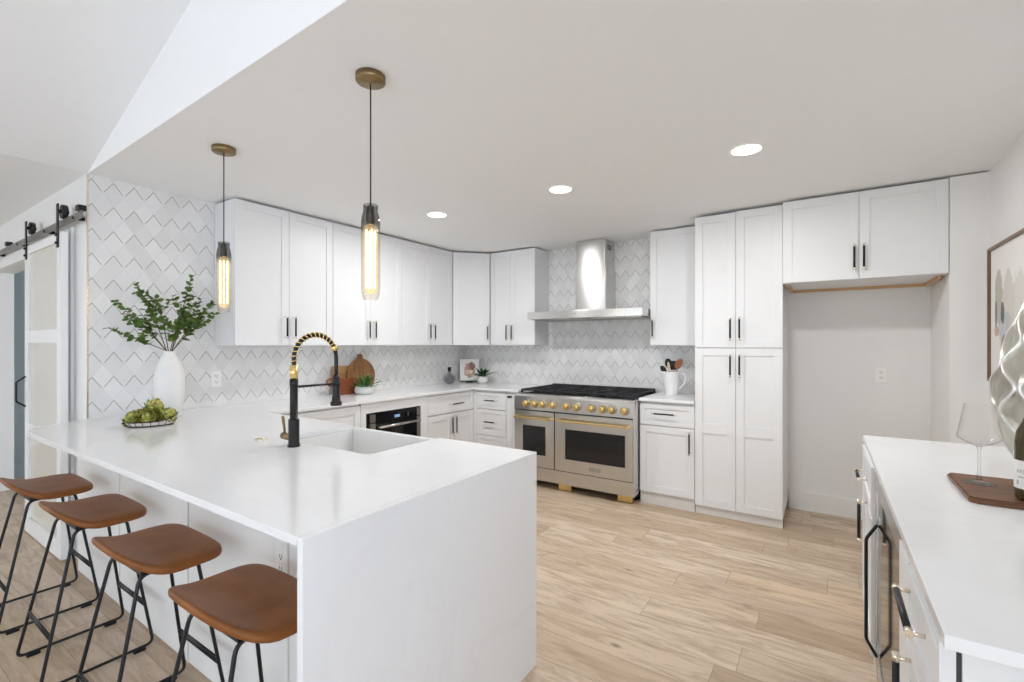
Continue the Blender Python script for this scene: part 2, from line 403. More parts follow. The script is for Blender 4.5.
# wall with the sliding door: opening behind the door
OX0, OX1, OZ = -6.45, -4.16, 2.05
b = B(); box(b, OX1, XL - .15, YS, YS + .13, 0, CEIL); box(b, XL - .15, XL - .001, YS - .0015, YS, 0, CEIL)
box(b, -9.0, OX0, YS, YS + .13, 0, CEIL); box(b, OX0, OX1, YS, YS + .13, OZ, CEIL)
struct('wall_front', b, 'trim')
b = B()
box(b, OX0 - .09, OX0, YS - .018, YS, 0, OZ + .09, .003); box(b, OX1, OX1 + .09, YS - .018, YS, 0, OZ + .09, .003)
box(b, OX0, OX1, YS - .018, YS, OZ, OZ + .09, .003)
box(b, OX0 - .002, OX0 + .012, YS, YS + .13, 0, OZ); box(b, OX1 - .012, OX1, YS, YS + .13, 0, OZ)
struct('trim_1', b, 'trim')
struct('trim_2', box(B(), XL - .004, XL + .003, YS - .004, YS + .004, .92, CEIL - .004), 'champagne')
# room seen through the gap
struct('wall_far_room', box(B(), -7.10, -6.95, YS + .13, 3.2, 0, CEIL), 'bluelit_wall')
struct('baseboard_far_room', box(B(), -6.95, -6.935, YS + .13, 3.2, 0, .14), 'bluelit_wall')
struct('ceiling_far_room_light_block', box(B(), -7.1, XL - .15, YS + .13, 2.85, CEIL, CEIL + .12), 'ceiling')  # unseen, added to keep sky light out of the far room
struct('wall_far_room_light_block', box(B(), -6.95, -5.1, 2.7, 2.85, 0, CEIL), 'bluelit_wall')  # unseen part wall, added to dim the far room, open at one end
# great room behind the camera: window walls
def window_wall(name, along, at0, lo, hi, h, wins):
    """wall slab with rectangular window openings; along 'x' or 'y'"""
    b = B()
    def bx(a0, a1, z0, z1, d0=0, d1=.15):
        if along == 'x': box(b, a0, a1, at0 + d0, at0 + d1, z0, z1)
        else: box(b, at0 + d0, at0 + d1, a0, a1, z0, z1)
    p = lo
    for (a, c, z0, z1) in wins:
        bx(p, a, 0, h); bx(a, c, 0, z0); bx(a, c, z1, h); p = c
    bx(p, hi, 0, h); struct('wall_' + name, b, 'wall')
    for i, (a, c, z0, z1) in enumerate(wins):
        b = B(); t = .05
        for (q0, q1, r0, r1) in ((a, a + t, z0, z1), (c - t, c, z0, z1), (a, c, z0, z0 + t), (a, c, z1 - t, z1), ((a + c) / 2 - t / 2, (a + c) / 2 + t / 2, z0, z1)):
            bx(q0, q1, r0, r1, .04, .10)
        WN[0] += 1; struct('window_%d' % WN[0], b, 'trim')
WN = [0]
window_wall('rear', 'x', -3.75, -9.0, 4.5, 4.95, [(-7.8, -6.4, .6, 1.9), (-4.9, -3.3, .1, 1.9), (-1.7, .1, .1, 1.9), (1.1, 3.9, .1, 2.2)])
window_wall('side_right', 'y', 4.35, -3.6, YS - .2, 4.95, [(-3.4, -1.4, .05, 2.9), (-1.2, .6, .05, 2.9)])
window_wall('side_left', 'y', -9.0, -3.6, YS, CEIL, [(-2.9, -1.5, .5, 2.0)])
struct('wall_front_right', box(B(), XR + .15, 4.5, .75, .9, 0, CEIL + .2), 'wall')
# baseboards
struct('baseboard_alcove', box(B(), -.262, .645, 4.595, 4.61, 0, .155, .003), 'trim')
struct('baseboard_return', box(B(), .645, XR, 3.973, 3.985, 0, .155, .003), 'trim')
struct('baseboard_right', box(B(), XR - .014, XR, 3.02, 3.973, 0, .155, .003), 'trim')

# ================================================================== CABINETS
def shaker(bm, u0, u1, z0, z1, fw=.058, mids=(), t=.02, rec=.008):
    box(bm, u0, u0 + fw, 0, t, z0, z1, .0012); box(bm, u1 - fw, u1, 0, t, z0, z1, .0012)
    box(bm, u0 + fw, u1 - fw, 0, t, z0, z0 + fw, .0012); box(bm, u0 + fw, u1 - fw, 0, t, z1 - fw, z1, .0012)
    for a, c in mids: box(bm, u0 + fw, u1 - fw, 0, t, a, c, .0012)
    box(bm, u0 + fw * .8, u1 - fw * .8, rec, t - .001, z0 + fw * .8, z1 - fw * .8)
    return bm
def handle_bm(u, z, o, L, out=.036):
    """bar pull centred at u,z: o = 'v' or 'h'; black grip, champagne ends and posts"""
    b = B(); ax = Vector((0, 0, 1)) if o == 'v' else Vector((1, 0, 0)); c = Vector((u, -out, z))
    g2 = L / 2 - .022
    cyl(b, c - ax * g2, c + ax * g2, .0068, n=12, mi=0)
    for s in (-1, 1):
        cyl(b, c + ax * s * g2, c + ax * s * (g2 + .018), .0074, n=12, mi=1)
        q = c + ax * s * (g2 + .009); cyl(b, q, q + Vector((0, out, 0)), .0045, n=10, mi=1)
    return b
def cabinet(name, label, cat, org, rot, w, depth, z0, z1, doors=(), drawers=(), carcass_z0=None, toe=True, group=None, body_fn=None):
    th = thing(name, label, cat, (org[0], org[1], 0), math.radians(rot), group)
    b = B()
    if body_fn: body_fn(b)
    else: box(b, .001, w - .001, .0215, depth, z0, z1)
    part(th, 'body', b, 'cab', local=True)
    if z0 < .3 and toe:
        part(th, 'toe_board', box(B(), .002, w - .002, .018, .034, 0, z0), 'toe', local=True)
    for kind, lst in (('door', doors), ('drawer', drawers)):
        for d in lst:
            u0, u1, a, c = d[:4]; h = d[4] if len(d) > 4 else None; mids = d[5] if len(d) > 5 else ()
            fw = .058 if kind == 'door' else .042
            if u1 - u0 < .25: fw = .04
            p = part(th, kind, shaker(B(), u0 + .0015, u1 - .0015, a + .0015, c - .0015, fw, mids), 'cab', local=True)
            if h: part(p, 'handle', handle_bm(*h), ['black', 'champagne'], 'black bar pull with champagne ends', local=True)
    return th
UZ0, UZ1 = 1.370, 2.423
# ---- wall cabinets on the left wall, front at x -3.505
hv = lambda u: (u, 1.512, 'v', .185)
def upper_left(y0, y1, split, label):
    w = y1 - y0; s = split - y0
    cabinet('upper_cabinet', label, 'cabinet', (-3.505, y0), 90, w, .30, UZ0, UZ1,
            doors=[(0, s, UZ0, UZ1, hv(s - .035)), (s, w, UZ0, UZ1, hv(s + .035))])
upper_left(1.692, 2.494, 2.10, 'white double-door wall cabinet at the left end of the row, its side panel showing')
upper_left(2.496, 3.278, 2.895, 'white double-door wall cabinet second from the left, above the round cutting board')
upper_left(3.280, 4.040, 3.69, 'white double-door wall cabinet on the left wall next to the angled corner one')
# ---- angled corner cabinet
A0, A1 = Vector((-3.505, 4.043)), Vector((-3.21, 4.355)); wd = (A1 - A0).length; ang = math.atan2(A1.y - A0.y, A1.x - A0.x)
def corner_body(b):
    R = Matrix.Rotation(-ang, 2)
    poly = [R @ (Vector(p) - A0) for p in ((-3.5, 4.055), (-3.8, 4.055), (-3.8, 4.65), (-3.222, 4.65), (-3.222, 4.365))]
    poly = [(0.004, .022)] + [tuple(p) for p in poly[1:4]] + [(wd - .004, .022)]
    prism(b, poly, UZ0, UZ1)
cabinet('upper_cabinet', 'white single-door wall cabinet set at an angle across the room corner', 'cabinet', tuple(A0), math.degrees(ang), wd, .3, UZ0, UZ1,
        doors=[(.004, wd - .004, UZ0, UZ1, hv(wd - .035))], body_fn=corner_body)
# ---- back wall
cabinet('upper_cabinet', 'white double-door wall cabinet left of the steel range hood', 'cabinet', (-3.205, 4.355), 0, .592, .30, UZ0, UZ1,
        doors=[(0, .275, UZ0, UZ1, hv(.24)), (.275, .592, UZ0, UZ1, hv(.31))])
cabinet('upper_cabinet', 'white single-door wall cabinet right of the steel range hood', 'cabinet', (-1.359, 4.345), 0, .462, .31, UZ0, UZ1,
        doors=[(0, .462, UZ0, UZ1, (.03, 1.525, 'v', .185))])
PX0, PX1 = -.893, -.268; pw = PX1 - PX0; ps = -.588 - PX0
cabinet('pantry_cabinet', 'tall white four-door pantry cabinet beside the empty fridge alcove', 'cabinet', (PX0, 4.03), 0, pw, .625, .07, 2.418,
        doors=[(0, ps, 1.352, 2.412, (ps - .035, 1.50, 'v', .19)), (ps, pw, 1.352, 2.420, (ps + .03, 1.50, 'v', .19)),
               (0, ps, .07, 1.349, (ps - .035, 1.213, 'v', .19), [(.66, .742)]), (ps, pw, .07, 1.349, (ps + .03, 1.213, 'v', .19), [(.66, .742)])])
fr = cabinet('fridge_cabinet', 'wide white double-door cabinet hung high above the empty fridge alcove', 'cabinet', (-.266, 3.98), 0, .908, .62, 1.827, 2.422,
        doors=[(0, .452, 1.827, 2.422, (.425, 1.972, 'v', .185)), (.452, .908, 1.827, 2.422, (.478, 1.972, 'v', .185))])
b = B(); box(b, .02, .888, .565, .585, 1.805, 1.8265); box(b, .868, .888, .10, .565, 1.805, 1.8265); box(b, .02, .04, .10, .565, 1.805, 1.8265)
part(fr, 'cleat', b, 'rawwood', 'raw wood strip under the cabinet', local=True)
# ---- base cabinets, back wall
cabinet('base_cabinet', 'white base cabinet with one drawer over one door, between range and pantry', 'cabinet', (-1.352, 4.03), 0, .457, .61, .105, .891,
        doors=[(0, .457, .108, .682, (.422, .565, 'v', .20))], drawers=[(0, .457, .688, .872, (.215, .790, 'h', .21))])
cabinet('base_cabinet', 'white stack of three drawers in the corner left of the range', 'cabinet', (-3.155, 4.03), 0, .388, .61, .075, .891,
        drawers=[(0, .388, .69, .872, (.20, .785, 'h', .17)), (0, .388, .41, .687, (.20, .557, 'h', .17)), (0, .388, .075, .407, (.20, .25, 'h', .17))])
part(bpy.data.objects['base_cabinet.001'], 'filler', box(B(), -3.2115, -3.156, 4.03, 4.06, .075, .891), 'cab')
t = cabinet('pullout_cabinet', 'narrow white pull-out cabinet squeezed between the drawer stack and the range', 'cabinet', (-2.764, 4.03), 0, .178, .61, .075, .891)
d = part(t, 'door', box(B(), .002, .176, 0, .02, .077, .870, .0015), 'cab', local=True)
part(d, 'handle', box(B(), .02, .075, -.012, 0, .828, .848, .003), 'black', local=True)
# ---- base cabinets, left wall, front x -3.19
cabinet('base_cabinet', 'white corner base cabinet with one wide drawer over two doors', 'cabinet', (-3.19, 3.320), 90, .705, .61, .075, .891,
        doors=[(.0, .356, .075, .675, (.325, .555, 'v', .20)), (.356, .705, .075, .675, (.387, .555, 'v', .20))],
        drawers=[(0, .705, .685, .872, (.40, .770, 'h', .21))])
def mw_body(b):
    w = .782; box(b, 0, w, .0, .61, .075, .40); box(b, 0, w, .0, .61, .80, .891); box(b, 0, .052, .0, .61, .40, .80); box(b, w - .095, w, 0, .61, .40, .80)
    box(b, .05, w - .09, .45, .61, .40, .80)
cabinet('appliance_cabinet', 'white base cabinet framing the black built-in microwave', 'cabinet', (-3.19, 2.535), 90, .782, .61, .075, .891, body_fn=mw_body)
cabinet('base_cabinet', 'white base cabinet with one panelled door left of the microwave, behind the sink', 'cabinet', (-3.19, 1.76), 90, .772, .61, .075, .891,
        doors=[(0, .772, .075, .872, (.06, .62, 'v', .2))])
# ---- built-in microwave
mw = thing('microwave_drawer', 'black built-in microwave with steel bar handle under the left counter', 'microwave', (-3.19, 2.592, 0), PI / 2)
W_ = .622
part(mw, 'body', box(B(), .0, W_, .004, .43, .405, .795, .002), 'bglass', local=True)
for q in ((.03, .085, .42, .708), (.03, .085, .716, .785), (W_ - .05, W_ - .004, .42, .705), (W_ - .05, W_ - .004, .713, .790)):
    part(mw, 'side_trim', box(B(), q[0], q[1], -.012, .004, q[2], q[3], .003), 'steeldark', local=True)
p = part(mw, 'control_panel', box(B(), .087, W_ - .052, -.008, .004, .705, .790, .002), 'bglass', local=True)
part(p, 'display', box(B(), .30, .36, -.0095, -.0075, .732, .755), 'display', local=True)
b = B(); box(b, .455, .468, -.0095, -.0075, .725, .762)
part(p, 'button', b, 'steeldark', local=True)
part(mw, 'door', box(B(), .087, W_ - .052, -.01, .004, .415, .698, .002), 'bglass', local=True)
b = B(); cyl(b, (.10, -.05, .675), (W_ - .045, -.05, .675), .011, n=14)
for u in (.11, W_ - .06): cyl(b, (u, -.05, .675), (u, -.008, .675), .009, n=10)
part(mw, 'handle', b, 'steel', local=True)

# ================================================================== COUNTERTOPS
ZT, TH = .915, .023
# one slab: peninsula + left run + corner run, with the sink notch
SX0, SX1, SY0 = -2.262, -1.597, 1.305
def rnd_notch():
    r = .04
    return [(SX1, 1.745), (SX1, SY0 + r), (SX1 - .012, SY0 + .012), (SX1 - r, SY0), (SX0 + r, SY0), (SX0 + .012, SY0 + .012), (SX0, SY0 + r), (SX0, 1.745)]
poly = [(-3.50, .648), (-1.0605, .655), (-1.0605, 1.745)] + rnd_notch() + [(-3.168, 1.745), (-3.168, 4.005), (-2.586, 4.005), (-2.586, 4.658), (-3.808, 4.658), (-3.808, .965), (-3.79, .90), (-3.735, .80), (-3.66, .71), (-3.58, .662)]
ct = thing('countertop', 'white veined quartz countertop of the peninsula with waterfall end, running on along the left wall', 'countertop', (-1.05, .66, 0))
part(ct, 'slab', prism(B(), poly, ZT - TH, ZT), 'quartz')
part(ct, 'waterfall_panel', box(B(), -1.060, -1.037, .655, 1.745, 0, ZT, .0012), 'quartz')
solo('countertop', 'short white quartz countertop between range and pantry, under the pitcher', 'countertop', box(B(), -1.352, -.894, 4.005, 4.658, ZT - TH, ZT, .0015), 'quartz', (-1.1, 4.3, ZT - TH))
# ---- peninsula base
pb = thing('peninsula_base', 'white panelled back of the peninsula behind the four stools', 'cabinet', (-2.3, 1.2, 0))
b = B(); PT = ZT - TH - .001
box(b, -3.805, SX0 - .01, .935, 1.70, .0, PT); box(b, SX1 + .01, -1.062, .935, 1.70, .0, PT); box(b, SX0 - .01, SX1 + .01, .935, 1.70, 0, .64)
box(b, SX0 - .01, SX1 + .01, .935, SY0 - .03, .64, PT)
part(pb, 'body', b, 'cab')
b = B(); pz = [-3.805, -3.105, -2.30, -1.535, -1.062]
for a, c in zip(pz, pz[1:]): box(b, a + .003, c - .003, .918, .935, 0.0, PT, .002)
part(pb, 'back_panel', b, 'trim')
for px in pz[1:4]: part(pb, 'groove_strip', box(B(), px - .004, px + .004, .914, .922, .0, PT), 'toe')  # darker strips drawn in place of the grooves between panels
b = B()
for (a, c, dr) in ((-3.15, -2.36, 0), (-2.30, -1.607, 1), (-1.56, -1.062, 0)):
    T = Matrix.Translation((c, 1.722, 0)) @ Matrix.Rotation(PI, 4, 'Z')
    q = B(); shaker(q, 0, c - a, .09, .62 if dr else .87); q.transform(T)
    part(pb, 'door', q, 'cab')
b.free()
# ---- apron sink
sk = B(); z1 = ZT - TH - .0015
T_ = .012
AY = 1.765
box(sk, SX0 + .004 - .0, SX1 - .004, SY0 - .02, AY, .665, .685, .004)
box(sk, SX0 - .008, SX0 + .008, SY0 - .02, 1.742, .685, z1, .003); box(sk, SX1 - .008, SX1 + .008, SY0 - .02, 1.742, .685, z1, .003)
box(sk, SX0 - .008, SX1 + .008, SY0 - .02, SY0 - .004, .685, z1, .003)
box(sk, SX0 + .004, SX1 - .004, 1.735, AY, .665, ZT - .012, .008)
sko = thing('farmhouse_sink', 'white apron-front sink set into the peninsula beside the black faucet', 'sink', ((SX0 + SX1) / 2, 1.5, .665))
part(sko, 'basin', sk, 'porcelain')
b = B(); lathe(b, [(0, .690), (.040, .690), (.045, .6885), (.045, .6855)], ((SX0 + SX1) / 2, 1.5, 0), 24)
part(sko, 'drain', b, 'steel')
# ---- faucet
fx, fy = -2.012, 1.228
fa = thing('faucet', 'tall black pull-down faucet with gold spring neck standing on the peninsula', 'faucet', (fx, fy, ZT))
b = B(); lathe(b, [(0, ZT), (.027, ZT), (.027, ZT + .008), (.0235, ZT + .012), (.0235, 1.036), (.022, 1.04), (.0170, 1.04), (.0170, 1.19), (.0185, 1.192), (.0185, 1.218), (0, 1.218)], (fx, fy, 0), 28)
part(fa, 'body', b, 'black')
b = B(); lathe(b, [(0, 1.218), (.0165, 1.218), (.0165, 1.285), (0, 1.285)], (fx, fy, 0), 24)
part(fa, 'collar', b, 'gold')
cz, cr, cy = 1.312, .111, fy + .111
path = [Vector((fx, fy, 1.28 + .032 * i / 3)) for i in range(3)] + arc((fx, cy, cz), (0, -1, 0), (0, 0, 1), cr, 0, PI, 40) + [Vector((fx, cy + cr, cz - .03 * i)) for i in range(1, 4)]
b = B(); tube(b, path, .0095, 12); part(fa, 'neck', b, 'black')
# gold spring wound on the arc
def along(path, s):
    for i in range(len(path) - 1):
        L = (path[i + 1] - path[i]).length
        if s <= L or i == len(path) - 2: return path[i].lerp(path[i + 1], s / L), (path[i + 1] - path[i]).normalized()
        s -= L
sp = []; Ls = .32; N = 15
for i in range(N * 14 + 1):
    p, d = along(path, .004 + Ls * i / (N * 14)); u = Vector((1, 0, 0)); w = d.cross(u); a = 2 * PI * i / 14
    sp.append(p + (u * math.cos(a) + w * math.sin(a)) * .0126)
b = B(); tube(b, sp, .0028, 6); part(fa, 'spring', b, 'gold', 'gold coiled spring')
b = B(); p, d = along(path, .33); cyl(b, p - d * .012, p + d * .012, .0155, n=18); part(fa, 'spring_cap', b, 'gold')
b = B(); lathe(b, [(0, 1.228), (.012, 1.228), (.0165, 1.215), (.0165, 1.13), (.0195, 1.12), (.0205, 1.10), (.027, 1.095), (.027, 1.078), (0, 1.078)], (fx, cy + cr, 0), 24)
part(fa, 'spray_head', b, 'black')
b = B(); cyl(b, (fx, fy, 1.185), (fx, cy + cr, 1.185), .0055, n=12); lathe(b, [(.0165, 1.175), (.0215, 1.175), (.0215, 1.195), (.0165, 1.195)], (fx, cy + cr, 0), 20)
part(fa, 'holder_arm', b, 'black')
b = B(); cyl(b, (fx - .022, fy, .955), (fx - .085, fy, .955), .016, n=20); cyl(b, (fx - .072, fy, .965), (fx - .090, fy, 1.045), .005, .007, n=12)
part(fa, 'lever', b, 'antique', 'brass side lever')
b = B(); lathe(b, [(0, ZT), (.028, ZT), (.028, ZT + .005), (.024, ZT + .008), (.013, ZT + .008), (.013, ZT + .011), (0, ZT + .011)], (-2.279, 1.221, 0), 28)
solo('air_switch', 'small round brass button set in the countertop left of the faucet', 'button', b, 'champagne', (-2.279, 1.221, ZT))

# ================================================================== RANGE
RX0, RX1, RY = -2.578, -1.359, 3.905
rg = thing('range', 'wide steel double-oven gas range with gold knobs and gold handles', 'stove', ((RX0 + RX1) / 2, RY + .35, 0))
b = B(); box(b, RX0, RX1, RY + .03, 4.65, .075, .90, .002); part(rg, 'body', b, 'steel')
b = B()
cs = [(RY + .03, .745), (RY, .745), (RY, .872), (RY + .004, .886), (RY + .014, .896), (RY + .05, .902), (RY + .05, .90)]
T = Matrix(((0, 0, 1, 0), (1, 0, 0, 0), (0, 1, 0, 0), (0, 0, 0, 1)))
prism(b, cs, RX0, RX1, T); part(rg, 'control_panel', b, 'steel')
part(rg, 'cooktop', box(B(), RX0 + .01, RX1 - .01, RY + .05, 4.63, .898, .906, .002), 'bglass')
part(rg, 'kick_panel', box(B(), RX0, RX1, RY + .004, RY + .03, .073, .193, .002), 'steel')
part(rg, 'undercarriage', box(B(), RX0 + .03, RX1 - .03, RY + .14, 4.6, .03, .076), 'slot')
for x in (-2.46, -2.050, -1.462):
    q = B(); box(q, x - .066, x + .066, RY + .06, RY + .12, 0, .076, .003); part(rg, 'foot', q, 'gold', 'gold square foot')
XM = -2.128
for x0, x1 in ((RX0, RX0 + .0115), (RX1 - .0115, RX1)): part(rg, 'side_post', box(B(), x0, x1, RY + .006, RY + .031, .193, .746), 'steel')
def oven(x0, x1, wx0, wx1, hx0, hx1):
    y0 = RY; b = B(); z0, z1 = .2, .732; a0, a1, c0, c1 = wx0, wx1, .315, .592
    box(b, x0, a0, y0, y0 + .03, z0, z1, .002); box(b, a1, x1, y0, y0 + .03, z0, z1, .002)
    box(b, a0, a1, y0, y0 + .03, z0, c0, .0); box(b, a0, a1, y0, y0 + .03, c1, z1, .0)
    d = part(rg, 'oven_door', b, 'steel')
    part(d, 'window', box(B(), a0 - .002, a1 + .002, y0 + .006, y0 + .028, c0 - .002, c1 + .002), 'bglass')
    b = B(); t = .008
    for q in ((a0 - t, a0, c0 - t, c1 + t), (a1, a1 + t, c0 - t, c1 + t), (a0, a1, c0 - t, c0), (a0, a1, c1, c1 + t)): box(b, q[0], q[1], y0 - .003, y0 + .004, q[2], q[3], .001)
    part(d, 'window_trim', b, 'steel')
    b = B(); box(b, hx0 + .006, hx1 - .006, y0 - .062, y0 - .044, .664, .684, .004)
    box(b, hx0 + .0, hx0 + .014, y0 - .062, y0, .662, .686, .002); box(b, hx1 - .014, hx1, y0 - .062, y0, .662, .686, .002)
    part(d, 'handle', b, 'gold', 'square gold bar handle')
    return d
oven(RX0 + .012, XM - .004, -2.477, -2.222, RX0 + .03, XM - .03)
dR = oven(XM + .006, RX1 - .012, -2.013, -1.437, XM + .05, RX1 - .035)
part(rg, 'door_gap', box(B(), RX0 + .014, RX1 - .014, RY + .012, RY + .031, .193, .745), 'slot')
badge = part(dR, 'badge', box(B(), -1.775, -1.665, RY - .003, RY + .001, .238, .272, .001), 'steeldark')
for x in (-2.43, -2.334, -2.246, -2.142, -1.997, -1.894, -1.747, -1.642, -1.556, -1.441):
    b = B(); y = RY
    def dial(b, prof, mi=0, n=20):
        q = B(); lathe(q, prof, (0, 0, 0), n, mi); q.transform(Matrix.Translation((x, y, .808)) @ Matrix.Rotation(PI / 2, 4, 'X'))
        me = bpy.data.meshes.new('t'); q.to_mesh(me); q.free(); b.from_mesh(me); bpy.data.meshes.remove(me)
    dial(b, [(0, .006), (.031, .006), (.0315, .012), (.029, .03), (.0275, .046), (.022, .052), (0, .052)])
    box(b, x - .0055, x + .0055, y - .066, y - .048, .782, .834, .002)
    kb = part(rg, 'knob', b, 'gold')
    b = B(); dial(b, [(.029, .0005), (.0395, .0005), (.0395, .007), (.036, .010), (.029, .010)]); part(kb, 'bezel', b, 'steeldark', 'dark steel ring')
for i in range(3):
    x0 = RX0 + .036 + i * .386; x1 = x0 + .376; b = B(); y0, y1 = RY + .065, 4.60; zt = .936
    for x in (x0 + .008, (x0 + x1) / 2, x1 - .008): box(b, x - .007, x + .007, y0, y1, zt - .016, zt, .002)
    for y in (y0 + .008, y0 + .17, (y0 + y1) / 2, y1 - .17, y1 - .008): box(b, x0, x1, y - .007, y + .007, zt - .016, zt, .002)
    for x in (x0 + .008, x1 - .008):
        for y in (y0 + .008, (y0 + y1) / 2, y1 - .008): box(b, x - .009, x + .009, y - .009, y + .009, .906, zt - .01)
    part(rg, 'grate', b, 'blackiron')
    for y in (y0 + .17, y1 - .17):
        b = B(); lathe(b, [(0, .924), (.028, .924), (.034, .919), (.034, .914), (.045, .912), (.045, .906), (0, .906)], ((x0 + x1) / 2, y, 0), 20); part(rg, 'burner', b, 'blackiron')
part(rg, 'back_guard', box(B(), RX0 + .04, RX1 - .04, 4.61, 4.645, .90, .944, .002), 'blackiron')

# ================================================================== HOOD
hd = thing('range_hood', 'stainless steel chimney hood mounted on the tiles above the range', 'range hood', (-1.98, 4.4, 1.63))
b = B(); box(b, -2.578, -1.366, 4.15, 4.655, 1.638, 1.712, .002); part(hd, 'canopy', b, 'steel')
part(hd, 'filter_panel', box(B(), -2.55, -1.39, 4.18, 4.62, 1.630, 1.639), 'steeldark')
b = B(); box(b, -2.140, -1.815, 4.38, 4.655, 1.711, 2.143, .0015); part(hd, 'lower_chimney', b, 'steel')
b = B(); box(b, -2.131, -1.824, 4.387, 4.655, 2.143, 2.432, .0015); up = part(hd, 'upper_chimney', b, 'steel')
b = B()
for i in range(3): box(b, -1.826, -1.8225, 4.455, 4.56, 2.335 + i * .019, 2.347 + i * .019)
part(up, 'vent_slot', b, 'slot')
b = B()
for i in range(4): cyl(b, (-2.03 + .035 * i, 4.151, 1.675), (-2.03 + .035 * i, 4.146, 1.675), .006, n=12)
part(hd, 'button', b, 'steeldark')

# ================================================================== BAR CABINETS (right)
FX = .154     # door face plane
bar = lambda y1, w, **k: dict(org=(FX, y1), rot=-90, w=w, depth=.64, z0=.09, z1=.891, **k)
cabinet('base_cabinet', 'white base cabinet with drawer and door at the far end of the right-hand bar', 'cabinet', **bar(2.985, .548,
        doors=[(0, .548, .09, .66, (.325, .575, 'v', .2, .030))], drawers=[(0, .548, .67, .872, (.21, .760, 'h', .22, .030))]))
bar_near = cabinet('base_cabinet', 'white base cabinet at the near end of the right-hand bar, with black and gold pulls', 'cabinet', **bar(1.58, .550,
        doors=[(.16, .538, .09, .70, (.243, .60, 'v', .2, .026))], drawers=[(.16, .538, .71, .872, (.323, .832, 'h', .22, .024))]))
part(bar_near, 'filler', box(B(), .004, .157, .004, .024, .09, .872, .0015), 'cab', local=True)
b = B(); box(b, .538, .550, .0, .0205, .09, .891); box(b, .538, .550, .0275, .64, .0, .891); box(b, .550, .554, .0275, .088, .0, .891)
part(bar_near, 'end_panel', b, 'cab', local=True)
part(bar_near, 'panel_gap', box(B(), .536, .5495, .0208, .0272, .09, .891), 'slot', local=True)
bc = thing('beverage_cooler', 'glass-door beverage cooler with angular black handle in the right-hand bar', 'cooler', (.166, 2.434, 0), -PI / 2)
wC = .850
part(bc, 'body', box(B(), .004, wC - .004, .03, .62, .0, .885), 'steeldark', local=True)
b = B()
for q in ((.004, .075, .10, .872), (wC - .075, wC - .004, .10, .872), (.075, wC - .075, .10, .17), (.075, wC - .075, .80, .872)): box(b, q[0], q[1], 0, .028, q[2], q[3], .002)
dC = part(bc, 'door', b, 'steel', local=True)
part(dC, 'glass', box(B(), .074, wC - .074, .004, .026, .169, .801), 'bglass', local=True)
def trap(u, z0, z1, out, k, r=.006):
    pts = [(u, 0, z0), (u, -out, z0 + k), (u, -out, z1 - k), (u, 0, z1)]; b = B(); tube(b, fillet(pts, .012, 4), r, 8); return b
part(dC, 'handle', trap(.10, .15, .668, .034, .06, .006), 'black', 'black angular loop handle', local=True)
part(bc, 'toe_grille', box(B(), .004, wC - .004, .02, .03, 0, .098), 'slot', local=True)
solo('countertop', 'white quartz countertop of the bar on the right, under the wine bottle', 'countertop', box(B(), .157, XR - .002, 1.008, 3.0, ZT - TH, ZT, .0015), 'quartz', (.5, 2, ZT - TH))

# ================================================================== SLIDING DOOR
bd = thing('sliding_barn_door', 'white sliding barn door with three frosted panes hanging from the black rail', 'door', (-4.46, .91, 0))
DX0, DX1, DY0, DY1, DZ0, DZ1 = -4.906, -4.020, .888, .925, .012, 2.092
b = B(); rails = [(DZ0, .125), (.71, .805), (1.388, 1.478), (2.035, DZ1)]
for x0, x1 in ((DX0, DX0 + .09), (DX1 - .09, DX1)): box(b, x0, x1, DY0, DY1, DZ0, DZ1, .002)
for z0, z1 in rails: box(b, DX0 + .09, DX1 - .09, DY0, DY1, z0, z1, .002)
part(bd, 'frame', b, 'trim')
for (a, c) in zip(rails, rails[1:]): part(bd, 'pane', box(B(), DX0 + .085, DX1 - .085, .903, .911, a[1] - .004, c[0] + .004), 'cream', 'frosted cream pane')
b = trap(0, .925, 1.145, .05, .04, .006); b.transform(Matrix.Translation((DX0 + .035, DY0, 0))); part(bd, 'handle', b, 'black')
for x in (DX0 + .06, DX1 - .05):
    b = B(); box(b, x - .02, x + .02, DY0 - .007, DY0, 1.996, 2.275, .002); st = part(bd, 'hanger_strap', b, 'black')
    b = B(); cyl(b, (x, DY0 + .014, 2.2285), (x, DY0 + .040, 2.2285), .045, n=28); cyl(b, (x, DY0 - .002, 2.2285), (x, DY0 + .05, 2.2285), .012, n=12)
    part(st, 'wheel', b, 'black')
    b = B()
    for z in (2.025, 2.075): cyl(b, (x, DY0 - .016, z), (x, DY0, z), .009, n=10)
    part(st, 'bolt', b, 'black')
rl = thing('barn_door_rail', 'dark steel rail fixed along the wall above the sliding door', 'rail', (-4.8, .925, 2.16))
part(rl, 'bar', box(B(), -6.2, -3.70, .911, .919, 2.140, 2.182, .001), 'rail')
for x in (-6.0, -5.25, -4.5, -3.86):
    b = B(); cyl(b, (x, .919, 2.16), (x, YS, 2.16), .012, n=12); cyl(b, (x, .905, 2.16), (x, .911, 2.16), .010, n=8); part(rl, 'standoff', b, 'black')
for x in (-5.56, -3.735):
    b = B(); box(b, x - .03, x + .03, .895, .935, 2.182, 2.215, .004); cyl(b, (x - .035, .915, 2.2), (x - .06, .915, 2.2), .012, n=12); part(rl, 'end_stop', b, 'black')

